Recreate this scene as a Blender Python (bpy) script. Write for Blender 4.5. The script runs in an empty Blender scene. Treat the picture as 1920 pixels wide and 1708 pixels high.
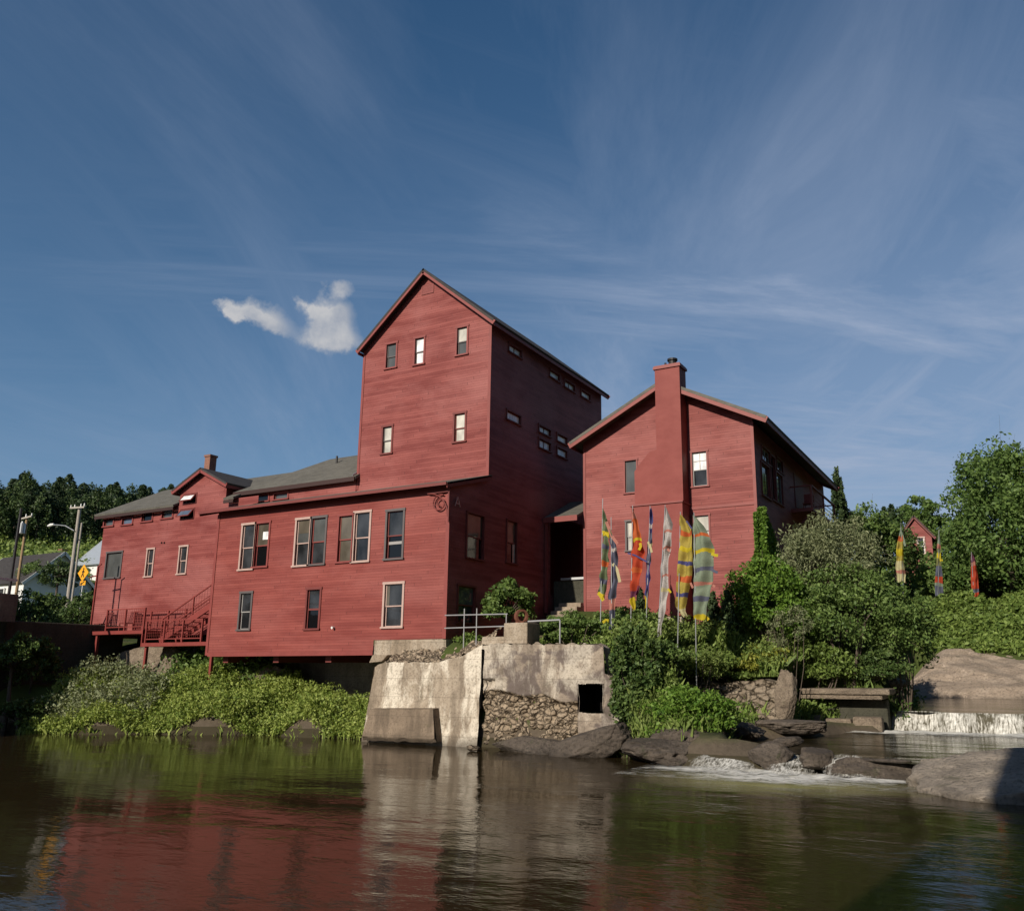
import bpy, math, random
import numpy as np
from mathutils import Vector, Matrix, noise
from mathutils.geometry import tessellate_polygon

random.seed(7)
rng = np.random.default_rng(11)
scene = bpy.context.scene
COL = scene.collection
R = math.radians

# ------------------------------------------------------------------ survey
# The photograph was surveyed once (vanishing points): X runs along the mill's
# river front, Y away from the river, Z up, river pool at z = WZ.
F, CX, CY, H = 1580.0, 1065.0, 895.0, 2.2
PIT, YAW = R(12.73), R(27.64)
WZ = -0.3
fw = np.array([-math.sin(YAW)*math.cos(PIT), math.cos(YAW)*math.cos(PIT), math.sin(PIT)])
rt = np.array([math.cos(YAW), math.sin(YAW), 0.0])
up = np.cross(rt, fw)
CAM = np.array([0, 0, H])

def ray(px, py): return fw + rt*(px-CX)/F - up*(py-CY)/F
def PX(px, py, X): d = ray(px, py); return CAM + d*(X/d[0])
def PY(px, py, Y): d = ray(px, py); return CAM + d*(Y/d[1])
def PZ(px, py, Z): d = ray(px, py); return CAM + d*((Z-H)/d[2])
def depth(P): return float((np.asarray(P)-CAM) @ fw)

# ------------------------------------------------------------------ objects
def finish(o, label=None, cat=None, group=None, kind=None):
    if label: o['label'] = label
    if cat: o['category'] = cat
    if group: o['group'] = group
    if kind: o['kind'] = kind
    return o

def thing(name, loc, label, cat, group=None):
    o = bpy.data.objects.new(name, None); COL.objects.link(o)
    o.location = loc
    o.empty_display_size = .3
    return finish(o, label, cat, group)

class MB:
    def __init__(s): s.v = []; s.f = []; s.m = []
    def add(s, vs, fs, mi=0):
        k = len(s.v); s.v += [tuple(map(float, v)) for v in vs]
        for f in fs: s.f.append([k+i for i in f]); s.m.append(mi)
    def box(s, x0, x1, y0, y1, z0, z1, mi=0):
        x0, x1 = sorted((x0, x1)); y0, y1 = sorted((y0, y1)); z0, z1 = sorted((z0, z1))
        s.add([(x0,y0,z0),(x1,y0,z0),(x1,y1,z0),(x0,y1,z0),(x0,y0,z1),(x1,y0,z1),(x1,y1,z1),(x0,y1,z1)],
              [(0,3,2,1),(4,5,6,7),(0,1,5,4),(1,2,6,5),(2,3,7,6),(3,0,4,7)], mi)
    def slab(s, pts, t, mi=0):
        P = [Vector(p) for p in pts]
        n = (P[1]-P[0]).cross(P[2]-P[0]).normalized()
        if n.z < 0: n = -n
        Q = [p - n*t for p in P]; k = len(P)
        s.add(P+Q, [tuple(range(k)), tuple(reversed(range(k, 2*k)))] +
              [(i, i+k, (i+1) % k+k, (i+1) % k) for i in range(k)], mi)
    def bar(s, p, q, w, h=None, mi=0, upv=(0, 0, 1)):
        p, q = Vector(p), Vector(q); h = h or w
        d = (q-p).normalized(); u = Vector(upv)
        a = d.cross(u)
        if a.length < 1e-3: a = d.cross(Vector((1, 0, 0)))
        a.normalize(); b = a.cross(d).normalized()
        vs = []
        for c in (p, q):
            for sx, sy in ((-1,-1),(1,-1),(1,1),(-1,1)): vs.append(c + a*sx*w/2 + b*sy*h/2)
        s.add(vs, [(0,1,2,3),(7,6,5,4),(0,4,5,1),(1,5,6,2),(2,6,7,3),(3,7,4,0)], mi)
    def tube(s, pts, rad, n=8, mi=0, cap=True):
        P = [Vector(p) for p in pts]
        if not hasattr(rad, '__len__'): rad = [rad]*len(P)
        vs = []; fs = []
        for i, p in enumerate(P):
            d = (P[min(i+1, len(P)-1)] - P[max(i-1, 0)]).normalized()
            a = d.cross(Vector((0, 0, 1)))
            if a.length < .05: a = d.cross(Vector((1, 0, 0)))
            a.normalize(); b = d.cross(a)
            for k in range(n):
                t = 2*math.pi*k/n
                vs.append(p + (a*math.cos(t) + b*math.sin(t))*rad[i])
        for i in range(len(P)-1):
            for k in range(n):
                fs.append((i*n+k, i*n+(k+1) % n, (i+1)*n+(k+1) % n, (i+1)*n+k))
        if cap: fs += [tuple(reversed(range(n))), tuple(range((len(P)-1)*n, len(P)*n))]
        s.add(vs, fs, mi)
    def prism(s, poly, plane, c0, c1, mi=0):
        """extrude polygon (u, z) lying in plane 'Y' (u = X) or 'X' (u = Y) between c0 and c1"""
        k = len(poly)
        g = (lambda u, z, c: (u, c, z)) if plane == 'Y' else (lambda u, z, c: (c, u, z))
        vs = [g(u, z, c0) for u, z in poly] + [g(u, z, c1) for u, z in poly]
        tri = tessellate_polygon([[Vector((u, z, 0)) for u, z in poly]])
        s.add(vs, [tuple(t) for t in tri] + [tuple(i+k for i in reversed(t)) for t in tri] +
              [(i, (i+1) % k, (i+1) % k+k, i+k) for i in range(k)], mi)
    def wall(s, outline, holes, plane, c, inward, dep=.12, mi=0):
        """one sheet of wall with real openings and reveals going `inward` (+1/-1) by dep"""
        loops = [outline] + [[(a, b), (c2, b), (c2, d), (a, d)] for a, b, c2, d in holes]
        g = (lambda u, z, cc: (u, cc, z)) if plane == 'Y' else (lambda u, z, cc: (cc, u, z))
        flat = [p for l in loops for p in l]
        tri = tessellate_polygon([[Vector((u, z, 0)) for u, z in l] for l in loops])
        s.add([g(u, z, c) for u, z in flat], [tuple(t) for t in tri], mi)
        for a, b, c2, d in holes:
            q = [(a, b), (c2, b), (c2, d), (a, d)]
            vs = [g(u, z, c) for u, z in q] + [g(u, z, c+inward*dep) for u, z in q]
            s.add(vs, [(i, (i+1) % 4, (i+1) % 4+4, i+4) for i in range(4)], mi)
    def build(s, name, mats, parent=None, bevel=0, smooth=False, recalc=True):
        me = bpy.data.meshes.new(name)
        if not isinstance(mats, (list, tuple)): mats = [mats]
        off = Vector((0, 0, 0))
        if parent is None and s.v:
            a = np.array(s.v); off = Vector(((a[:,0].min()+a[:,0].max())/2, (a[:,1].min()+a[:,1].max())/2, a[:,2].min()))
        me.from_pydata([tuple(Vector(v)-off) for v in s.v], [], s.f)
        for m in mats: me.materials.append(m)
        me.polygons.foreach_set('material_index', s.m)
        if recalc:
            import bmesh
            bm = bmesh.new(); bm.from_mesh(me)
            bmesh.ops.recalc_face_normals(bm, faces=bm.faces); bm.to_mesh(me); bm.free()
        if smooth: me.polygons.foreach_set('use_smooth', [True]*len(me.polygons))
        me.update()
        o = bpy.data.objects.new(name, me); COL.objects.link(o)
        if parent is None: o.location = off
        else: attach(o, parent)
        if bevel:
            b = o.modifiers.new('bevel', 'BEVEL'); b.width = bevel; b.segments = 2; b.limit_method = 'ANGLE'
        return o

def world_loc(p):
    l = Vector(p.location)
    if p.parent: l = l + Vector(p.matrix_parent_inverse.translation) + world_loc(p.parent)
    return l
def attach(o, p):
    o.parent = p
    o.matrix_parent_inverse = Matrix.Translation(-world_loc(p))

# ------------------------------------------------------------------ materials
def new_mat(name):
    m = bpy.data.materials.new(name); m.use_nodes = True
    nt = m.node_tree; nt.nodes.clear()
    return m, NT(nt)

class NT:
    def __init__(s, nt): s.t = nt
    def n(s, typ, **kw):
        o = s.t.nodes.new(typ)
        ins = kw.pop('ins', {})
        for k, v in kw.items(): setattr(o, k, v)
        for k, v in ins.items(): s.put(o, k, v)
        return o
    def put(s, o, k, v):
        i = o.inputs[k]
        if isinstance(v, bpy.types.NodeSocket): s.t.links.new(v, i)
        elif isinstance(v, bpy.types.Node): s.t.links.new(v.outputs[0], i)
        else:
            if hasattr(i.default_value, '__len__') and len(i.default_value) == 4 and len(v) == 3: v = (*v, 1)
            i.default_value = v
    def math(s, op, a, b=0.0, c=0.0, clamp=False):
        o = s.n('ShaderNodeMath', operation=op, use_clamp=clamp)
        s.put(o, 0, a); s.put(o, 1, b)
        if op in ('MULTIPLY_ADD',): s.put(o, 2, c)
        return o.outputs[0]
    def mix(s, f, a, b, blend='MIX'):
        o = s.n('ShaderNodeMix', data_type='RGBA', blend_type=blend)
        s.put(o, 0, f); s.put(o, 6, a); s.put(o, 7, b)
        return o.outputs[2]
    def noise(s, vec, scale, detail=4, rough=.55, dist=0.0):
        o = s.n('ShaderNodeTexNoise', ins={'Scale': scale, 'Detail': detail, 'Roughness': rough, 'Distortion': dist})
        if vec is not None: s.put(o, 'Vector', vec)
        return o.outputs[0]
    def ramp(s, f, stops):
        o = s.n('ShaderNodeValToRGB'); e = o.color_ramp.elements
        while len(e) < len(stops): e.new(.5)
        for i, (p, c) in enumerate(stops):
            e[i].position = p; e[i].color = (*c, 1) if hasattr(c, '__len__') else (c, c, c, 1)
        s.put(o, 0, f); return o.outputs[0]
    def pos(s): return s.n('ShaderNodeNewGeometry').outputs['Position']
    def scalev(s, v, sc):
        o = s.n('ShaderNodeVectorMath', operation='MULTIPLY'); s.put(o, 0, v); o.inputs[1].default_value = sc
        return o.outputs[0]
    def sep(s, v):
        o = s.n('ShaderNodeSeparateXYZ'); s.put(o, 0, v); return o.outputs
    def principled(s, **ins):
        o = s.n('ShaderNodeBsdfPrincipled', ins=ins)
        out = s.n('ShaderNodeOutputMaterial'); s.t.links.new(o.outputs[0], out.inputs[0])
        return o, out
    def bump(s, h, strength=.5, dist=.02):
        return s.n('ShaderNodeBump', ins={'Height': h, 'Strength': strength, 'Distance': dist}).outputs[0]

def plain(name, col, rough=.6, metal=0.0, spec=.4, var=.12, vscale=3.0, bump=0.0):
    m, n = new_mat(name)
    p = n.pos()
    f = n.noise(p, vscale, 6, .6)
    c = n.mix(f, tuple(x*(1-var) for x in col), tuple(min(1, x*(1+var)) for x in col))
    kw = {'Base Color': c, 'Roughness': rough, 'Metallic': metal, 'Specular IOR Level': spec}
    if bump: kw['Normal'] = n.bump(n.noise(p, vscale*6, 5), .6, bump)
    n.principled(**kw)
    return m

def siding(name, base, fade, lap=.105, strength=.55, wear=.35):
    """painted clapboards: lapped boards, per-board tint, streaky weathering, faded patches"""
    m, n = new_mat(name)
    p = n.pos(); x, y, z = n.sep(p)
    zl = n.math('DIVIDE', z, lap)
    fr = n.math('FRACT', zl); row = n.math('FLOOR', zl)
    u = n.math('ADD', x, y)
    cmb = n.n('ShaderNodeCombineXYZ', ins={0: n.math('FLOOR', n.math('DIVIDE', n.math('ADD', u, n.math('MULTIPLY', row, 1.7)), 3.7)), 1: row, 2: 0.0})
    wn = n.n('ShaderNodeTexWhiteNoise'); n.put(wn, 'Vector', cmb)
    streak = n.noise(n.scalev(p, (.35, .35, 3.0)), 1.3, 7, .62)
    big = n.noise(n.scalev(p, (.25, .25, .5)), 1.0, 5, .6, .4)
    fine = n.noise(n.scalev(p, (1.5, 1.5, 12)), 3.0, 4, .6)
    f = n.math('MULTIPLY_ADD', wn.outputs[0], .16, n.math('MULTIPLY', streak, .85))
    c = n.mix(n.ramp(f, [(.40, 0.0), (.64, 1.0)]), base, fade)
    c = n.mix(n.math('MULTIPLY', n.ramp(big, [(.44, 0.0), (.68, 1.0)]), wear), c, tuple(min(1, v*1.12+.045) for v in fade))
    dk = n.ramp(n.noise(n.scalev(p, (.8, .8, 2.2)), 2.4, 6, .65), [(.60, 0.0), (.74, 1.0)])
    c = n.mix(n.math('MULTIPLY', dk, .40), c, tuple(v*.55 for v in base))
    # bare wood showing where the paint has worn away
    chip = n.ramp(n.noise(n.scalev(p, (1.2, 1.2, 9.0)), 2.2, 6, .7), [(.70, 0.0), (.76, 1.0)])
    c = n.mix(n.math('MULTIPLY', chip, .45), c, (.30, .17, .12))
    drip = n.ramp(n.noise(n.scalev(p, (3.2, 3.2, .22)), 1.6, 6, .7), [(.60, 0.0), (.75, 1.0)])
    c = n.mix(n.math('MULTIPLY', drip, .32), c, tuple(v*.45 for v in base))
    bl = n.math('FRACT', n.math('DIVIDE', n.math('ADD', u, n.math('MULTIPLY', row, 1.7)), 3.7))
    joint = n.math('LESS_THAN', bl, .006)
    c = n.mix(n.math('MULTIPLY', joint, .6), c, tuple(v*.3 for v in base))
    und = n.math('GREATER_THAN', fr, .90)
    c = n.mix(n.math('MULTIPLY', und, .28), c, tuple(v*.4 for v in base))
    hgt = n.math('ADD', n.math('MULTIPLY', n.math('SUBTRACT', 1.0, fr), 1.0), n.math('MULTIPLY', fine, .25))
    n.principled(**{'Base Color': c, 'Roughness': .62, 'Specular IOR Level': .3,
                    'Normal': n.bump(hgt, strength, .028)})
    return m

M = {}
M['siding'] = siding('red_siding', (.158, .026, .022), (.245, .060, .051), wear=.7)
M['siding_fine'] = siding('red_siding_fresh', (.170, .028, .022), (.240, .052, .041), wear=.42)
M['trim'] = plain('red_trim', (.21, .043, .037), .55, var=.3)
M['trim_dark'] = plain('dark_red_trim', (.15, .030, .026), .6, var=.25)
M['cream'] = plain('cream_paint', (.44, .31, .27), .5, var=.25, vscale=6)
M['greyframe'] = plain('grey_paint', (.10, .085, .085), .5)
M['greysash'] = plain('grey_sash', (.30, .29, .28), .5)
M['black'] = plain('black_void', (.008, .007, .007), .9, spec=.1)
M['eave'] = plain('shaded_eave_brown', (.035, .014, .012), .7)  # near-black brown carries the shadow under the eaves in the colour
M['metal'] = plain('galvanised', (.42, .43, .44), .45, .7, var=.2)
M['paintpipe'] = plain('pale_pipe', (.30, .30, .31), .5, .1, var=.2)
M['rust'] = plain('rusty_iron', (.17, .065, .04), .8, .2, var=.5, vscale=8)
M['rail'] = plain('red_steel', (.22, .042, .036), .5, .1, var=.3)
M['wood'] = plain('bare_wood', (.30, .20, .11), .8, var=.35, vscale=5)
M['oldwood'] = plain('weathered_pole', (.34, .31, .27), .85, var=.35, vscale=6)
M['darkpole'] = plain('black_pole', (.015, .014, .016), .55)
M['white'] = plain('white_paint', (.72, .72, .70), .5)
M['yellow'] = plain('sign_yellow', (.80, .36, .015), .4, var=.05)
M['signblack'] = plain('sign_black', (.01, .01, .01), .5)

def glass(name, col, rough=.04, spec=.5, var=.0, vs=1.0):
    m, n = new_mat(name)
    p = n.pos()
    f = n.noise(n.scalev(p, (1, 1, .6)), 1.4*vs, 4, .5)
    c = n.mix(n.ramp(f, [(.35, 0.0), (.65, 1.0)]), tuple(x*(1-var) for x in col), tuple(min(1, x*(1+var)) for x in col))
    wob = n.noise(p, 3.0, 2, .5)
    n.principled(**{'Base Color': c, 'Roughness': .55, 'Specular IOR Level': .0, 'Coat Weight': 1.0, 'Coat Roughness': rough, 'Coat IOR': 1.5,
                    'Coat Normal': n.bump(wob, .25, .004)})
    return m
M['g_dark'] = glass('window_dark', (.030, .032, .036), var=.6)
M['g_black'] = glass('window_black', (.006, .006, .007))
M['g_grey'] = glass('window_grey', (.075, .080, .080), var=.25)
M['g_tan'] = glass('window_tan', (.105, .090, .070), var=.35)
M['g_blind'] = glass('window_blind', (.50, .485, .43), rough=.08, var=.25, vs=2)
M['g_pale'] = glass('window_pale', (.80, .82, .85), rough=.08, var=.3, vs=2)  # sky reflected in the shaded side panes is put into this pale colour
M['g_blue'] = glass('window_blue', (.10, .13, .19), rough=.05, var=.2)  # blue of the reflected sky tinted into the pane colour

def shingles(name, col, lap=.14):
    m, n = new_mat(name)
    p = n.pos(); x, y, z = n.sep(p)
    rowv = n.math('DIVIDE', z, lap*.5); row = n.math('FLOOR', rowv); fr = n.math('FRACT', rowv)
    u = n.math('ADD', n.math('ADD', x, y), n.math('MULTIPLY', row, .13))
    cmb = n.n('ShaderNodeCombineXYZ', ins={0: n.math('FLOOR', n.math('DIVIDE', u, .3)), 1: row, 2: 0.0})
    wn = n.n('ShaderNodeTexWhiteNoise'); n.put(wn, 'Vector', cmb)
    big = n.noise(p, .6, 6, .6)
    f = n.math('ADD', n.math('MULTIPLY', wn.outputs[0], .35), n.math('MULTIPLY', big, .65))
    c = n.mix(f, tuple(v*.62 for v in col), tuple(v*1.35 for v in col))
    n.principled(**{'Base Color': c, 'Roughness': .85, 'Specular IOR Level': .25, 'Normal': n.bump(n.math('ADD', n.math('SUBTRACT', 1.0, fr), n.math('MULTIPLY', wn.outputs[0], .3)), .5, .02)})
    return m
M['shingle'] = shingles('grey_shingle', (.125, .118, .100))
M['shingle_dark'] = shingles('dark_shingle', (.050, .046, .045))
M['brick'] = None
def brick():
    m, n = new_mat('brick_chimney')
    tc = n.pos(); x, y, z = n.sep(tc)
    v = n.n('ShaderNodeCombineXYZ', ins={0: n.math('ADD', x, y), 1: z, 2: 0.0})
    b = n.n('ShaderNodeTexBrick', ins={'Vector': v.outputs[0], 'Color1': (.26, .10, .06, 1), 'Color2': (.20, .075, .05, 1), 'Mortar': (.22, .18, .15, 1), 'Scale': 4.5, 'Mortar Size': .02})
    n.principled(**{'Base Color': b.outputs[0], 'Roughness': .85, 'Normal': n.bump(b.outputs[1], .4, -.01)})
    return m
M['brick'] = brick()
def painted_masonry():
    m, n = new_mat('painted_masonry')
    tc = n.pos(); x, y, z = n.sep(tc)
    v = n.n('ShaderNodeCombineXYZ', ins={0: n.math('ADD', x, y), 1: z, 2: 0.0})
    b = n.n('ShaderNodeTexBrick', ins={'Vector': v.outputs[0], 'Color1': (1, 1, 1, 1), 'Color2': (.9, .9, .9, 1), 'Mortar': (0, 0, 0, 1), 'Scale': 4.2, 'Mortar Size': .018})
    f = n.noise(n.scalev(tc, (.7, .7, 1.2)), 1.6, 6, .65)
    c = n.mix(n.ramp(f, [(.3, 0.0), (.7, 1.0)]), (.186, .033, .027), (.240, .055, .046))
    n.principled(**{'Base Color': c, 'Roughness': .6, 'Specular IOR Level': .3, 'Normal': n.bump(b.outputs[0], .3, .012)})
    return m
M['masonry'] = painted_masonry()

def concrete(name, col, dark, white=0.0, streak=.5, scale=1.0, patch=None):
    m, n = new_mat(name)
    p = n.pos()
    a = n.noise(p, .9*scale, 8, .65, .3)
    st = n.noise(n.scalev(p, (2.6, 2.6, .30)), 1.1*scale, 7, .65)
    c = n.mix(n.ramp(a, [(.32, 0.0), (.68, 1.0)]), dark, col)
    c = n.mix(n.math('MULTIPLY', n.ramp(st, [(.47, 0.0), (.62, 1.0)]), streak), c, tuple(v*.55 for v in dark))
    if patch:
        pt = n.noise(n.scalev(p, (.5, .5, .8)), 1.0*scale, 5, .55, .8)
        c = n.mix(n.ramp(pt, [(.49, 0.0), (.53, 1.0)]), c, patch)
    if white:
        w = n.noise(n.scalev(p, (1.3, 1.3, .42)), .85*scale, 7, .68, .4)
        c = n.mix(n.math('MULTIPLY', n.ramp(w, [(.47, 0.0), (.57, 1.0)]), white), c, (.66, .60, .50))
    z = n.sep(p)[2]
    pock = n.n('ShaderNodeTexVoronoi', ins={'Vector': p, 'Scale': 7.0*scale}).outputs[0]
    c = n.mix(n.math('MULTIPLY', n.ramp(pock, [(.10, 1.0), (.2, 0.0)]), n.math('MULTIPLY', a, .7)), c, tuple(v*.4 for v in dark))
    form = n.math('LESS_THAN', n.math('FRACT', n.math('ADD', n.math('DIVIDE', z, .62), n.math('MULTIPLY', st, .05))), .035)
    c = n.mix(n.math('MULTIPLY', form, .35), c, tuple(v*.4 for v in dark))
    wet = n.ramp(n.math('ADD', z, n.math('MULTIPLY', a, .5)), [(.0, 1.0), (.32, 0.0)])
    c = n.mix(n.math('MULTIPLY', wet, .75), c, (.055, .045, .035))
    fine = n.noise(p, 14*scale, 8, .7)
    c = n.mix(n.ramp(fine, [(.36, .6), (.5, 0.0)]), c, tuple(v*.5 for v in dark))
    moss = n.noise(n.scalev(p, (1, 1, .6)), 2.1*scale, 8, .72, .5)
    c = n.mix(n.math('MULTIPLY', n.ramp(moss, [(.60, 0.0), (.70, 1.0)]), .45), c, (.075, .072, .040))
    n.principled(**{'Base Color': c, 'Roughness': .88, 'Specular IOR Level': .25,
                    'Normal': n.bump(n.math('ADD', n.math('MULTIPLY', a, 1.2), fine), .7, .035)})
    return m
M['pier'] = concrete('pier_concrete', (.40, .335, .26), (.24, .19, .14), .92, .6)
M['footing'] = concrete('footing_concrete', (.26, .20, .145), (.17, .13, .095), .0, .6)
M['found'] = concrete('foundation_concrete', (.34, .275, .205), (.24, .19, .14), .25, .5)
M['wallcon'] = concrete('wall_concrete', (.345, .285, .225), (.21, .17, .135), .55, .5, patch=(.135, .108, .095))
M['shadecon'] = concrete('shaded_concrete', (.22, .19, .155), (.14, .12, .10), .15, .4)  # darker copy of the concrete for parts that lie in shade
M['darkcon'] = concrete('shade_dark_concrete', (.085, .08, .06), (.05, .05, .036), .0, .4)  # deep shade put into the colour, mainly for the abutment and slab base
def rockmat(name, a, b, wetz=None, scale=1.0):
    m, n = new_mat(name)
    p = n.pos()
    f = n.noise(p, 1.3*scale, 9, .68, .6)
    band = n.noise(n.scalev(p, (.5, .5, 3.0)), 1.2*scale, 7, .6, 1.2)
    c = n.mix(n.ramp(f, [(.3, 0.0), (.7, 1.0)]), a, b)
    c = n.mix(n.math('MULTIPLY', n.ramp(band, [(.5, 0.0), (.66, 1.0)]), .5), c, tuple(v*.6 for v in a))
    ckm = .10 if ('grey' in name or 'ledge' in name) else .35
    crack = n.n('ShaderNodeTexVoronoi', feature='DISTANCE_TO_EDGE', ins={'Vector': n.scalev(p, (.6, .6, 1.3)), 'Scale': .9*scale, 'Randomness': 1.0}).outputs[0]
    ck = n.ramp(crack, [(.0, 1.0), (.025, 0.0)])
    c = n.mix(n.math('MULTIPLY', ck, ckm), c, (.03, .025, .02))
    rough = .85
    if wetz is not None:
        z = n.sep(p)[2]
        w = n.ramp(n.math('SUBTRACT', n.math('ADD', z, n.math('MULTIPLY', f, .45)), wetz), [(.12, 1.0), (.42, 0.0)])
        c = n.mix(n.math('MULTIPLY', w, .78), c, (.028, .022, .016))
        rough = n.math('MULTIPLY_ADD', w, -.45, .85)
    fine = n.noise(p, 11*scale, 8, .7)
    c = n.mix(n.ramp(fine, [(.34, .75), (.5, 0.0)]), c, tuple(v*.35 for v in a))
    li = n.noise(p, 3.2*scale, 9, .75, .8)
    c = n.mix(n.math('MULTIPLY', n.ramp(li, [(.58, 0.0), (.66, 1.0)]), .55), c, tuple(min(1, v*1.45+.015) for v in b))
    mo = n.noise(p, 1.7*scale, 8, .7, .4)
    c = n.mix(n.math('MULTIPLY', n.ramp(mo, [(.60, 0.0), (.68, 1.0)]), .5), c, (.05, .058, .022))
    n.principled(**{'Base Color': c, 'Roughness': rough, 'Specular IOR Level': .35,
                    'Normal': n.bump(n.math('ADD', n.math('MULTIPLY', f, 1.5), n.math('MULTIPLY', fine, 1.3)), 1.0, .075)})
    return m
M['rock_dark'] = rockmat('river_rock', (.070, .056, .045), (.150, .122, .098), WZ)
M['rock_mid'] = rockmat('middle_rock', (.10, .08, .065), (.20, .165, .135), .12)
M['rock_pale'] = rockmat('pale_ledge', (.29, .23, .175), (.44, .355, .28), .66, .9)
M['rock_grey'] = rockmat('grey_rock', (.235, .20, .16), (.38, .325, .265), WZ, .9)
def rubblemat(name, a, b, scale, wz):
    m, n = new_mat(name)
    p = n.pos(); wp = n.n('ShaderNodeVectorMath', operation='ADD'); n.put(wp, 0, n.scalev(p, (1, 1, 1.5)))
    nz = n.n('ShaderNodeTexNoise', ins={'Vector': p, 'Scale': 5.0, 'Detail': 4.0}); sc = n.scalev(nz.outputs[1], (.22, .22, .22)); n.put(wp, 1, sc)
    v = n.n('ShaderNodeTexVoronoi', ins={'Vector': wp.outputs[0], 'Scale': scale}); e = n.n('ShaderNodeTexVoronoi', feature='DISTANCE_TO_EDGE', ins={'Vector': wp.outputs[0], 'Scale': scale})
    v2 = n.n('ShaderNodeTexVoronoi', feature='DISTANCE_TO_EDGE', ins={'Vector': wp.outputs[0], 'Scale': scale*2.3})
    rnd = n.sep(v.outputs[1])[0]
    f = n.noise(p, 9, 7, .7)
    c = n.mix(n.math('MULTIPLY_ADD', rnd, .6, n.math('MULTIPLY', f, .4)), a, b)
    gap = n.ramp(e.outputs[0], [(.0, 1.0), (.10, 0.0)]); g2 = n.ramp(v2.outputs[0], [(.0, .6), (.06, 0.0)])
    c = n.mix(n.math('MAXIMUM', gap, n.math('MULTIPLY', g2, .6)), c, (.045, .034, .024))
    z = n.sep(p)[2]; wet = n.ramp(n.math('SUBTRACT', z, wz), [(.1, 1.0), (.4, 0.0)])
    c = n.mix(n.math('MULTIPLY', wet, .7), c, (.045, .036, .028))
    h = n.math('ADD', n.math('MULTIPLY', n.ramp(e.outputs[0], [(.0, 0.0), (.22, 1.0)]), 1.0), n.math('ADD', n.math('MULTIPLY', f, .35), n.math('MULTIPLY', rnd, .4)))
    n.principled(**{'Base Color': c, 'Roughness': .9, 'Specular IOR Level': .2, 'Normal': n.bump(h, 1.0, .06)})
    return m
M['rubble'] = rubblemat('rubble', (.23, .175, .12), (.42, .34, .25), 4.2, WZ)
M['masonryruin'] = rubblemat('ruin_masonry', (.17, .135, .10), (.33, .275, .21), 2.6, .1)
M['stonewall'] = rockmat('ruin_stone', (.20, .155, .115), (.34, .275, .205), .1, 1.8)

def leafmat(name, a, b, trans=.25, hue=None, k=1.75):
    a = tuple(v*k for v in a); b = tuple(v*k for v in b)
    m, n = new_mat(name)
    g = n.n('ShaderNodeNewGeometry')
    f = n.math('MULTIPLY_ADD', g.outputs['Random Per Island'], .55, n.math('MULTIPLY', n.noise(g.outputs['Position'], .7, 4, .6), .5))
    c = n.mix(n.ramp(f, [(.25, 0.0), (.8, 1.0)]), a, b)
    d = n.n('ShaderNodeBsdfPrincipled', ins={'Base Color': c, 'Roughness': .55, 'Specular IOR Level': .25})
    t = n.n('ShaderNodeBsdfTranslucent', ins={'Color': n.mix(.5, c, (b[0]*1.2, b[1]*1.25, b[2]*.6))})
    mx = n.n('ShaderNodeMixShader', ins={0: trans}); n.t.links.new(d.outputs[0], mx.inputs[1]); n.t.links.new(t.outputs[0], mx.inputs[2])
    out = n.n('ShaderNodeOutputMaterial'); n.t.links.new(mx.outputs[0], out.inputs[0])
    return m
M['l_weed'] = leafmat('weed_leaves', (.048, .080, .016), (.125, .170, .042))
M['l_bright'] = leafmat('bank_weeds', (.075, .115, .020), (.215, .250, .064))
M['l_green'] = leafmat('shrub_leaves', (.036, .066, .016), (.105, .150, .042))
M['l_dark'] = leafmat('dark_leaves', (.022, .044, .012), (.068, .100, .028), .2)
M['l_sage'] = leafmat('sage_leaves', (.075, .092, .045), (.175, .190, .105))
M['l_ivy'] = leafmat('ivy_leaves', (.034, .075, .010), (.095, .155, .024))
M['l_yellow'] = leafmat('yellow_leaves', (.090, .105, .014), (.200, .200, .035))
M['l_cedar'] = leafmat('cedar_leaves', (.016, .030, .012), (.040, .060, .022), .1)
M['l_pine'] = leafmat('pine_needles', (.012, .024, .011), (.032, .050, .020), .08)
M['l_forest'] = leafmat('forest_leaves', (.018, .034, .012), (.048, .072, .022), .12)
M['l_grass'] = leafmat('grass_blades', (.060, .095, .020), (.150, .190, .055))
M['l_tree'] = leafmat('tree_leaves', (.028, .055, .013), (.085, .130, .034))
M['bark'] = plain('bark', (.09, .07, .055), .9, var=.4, vscale=6, bump=.01)

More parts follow.
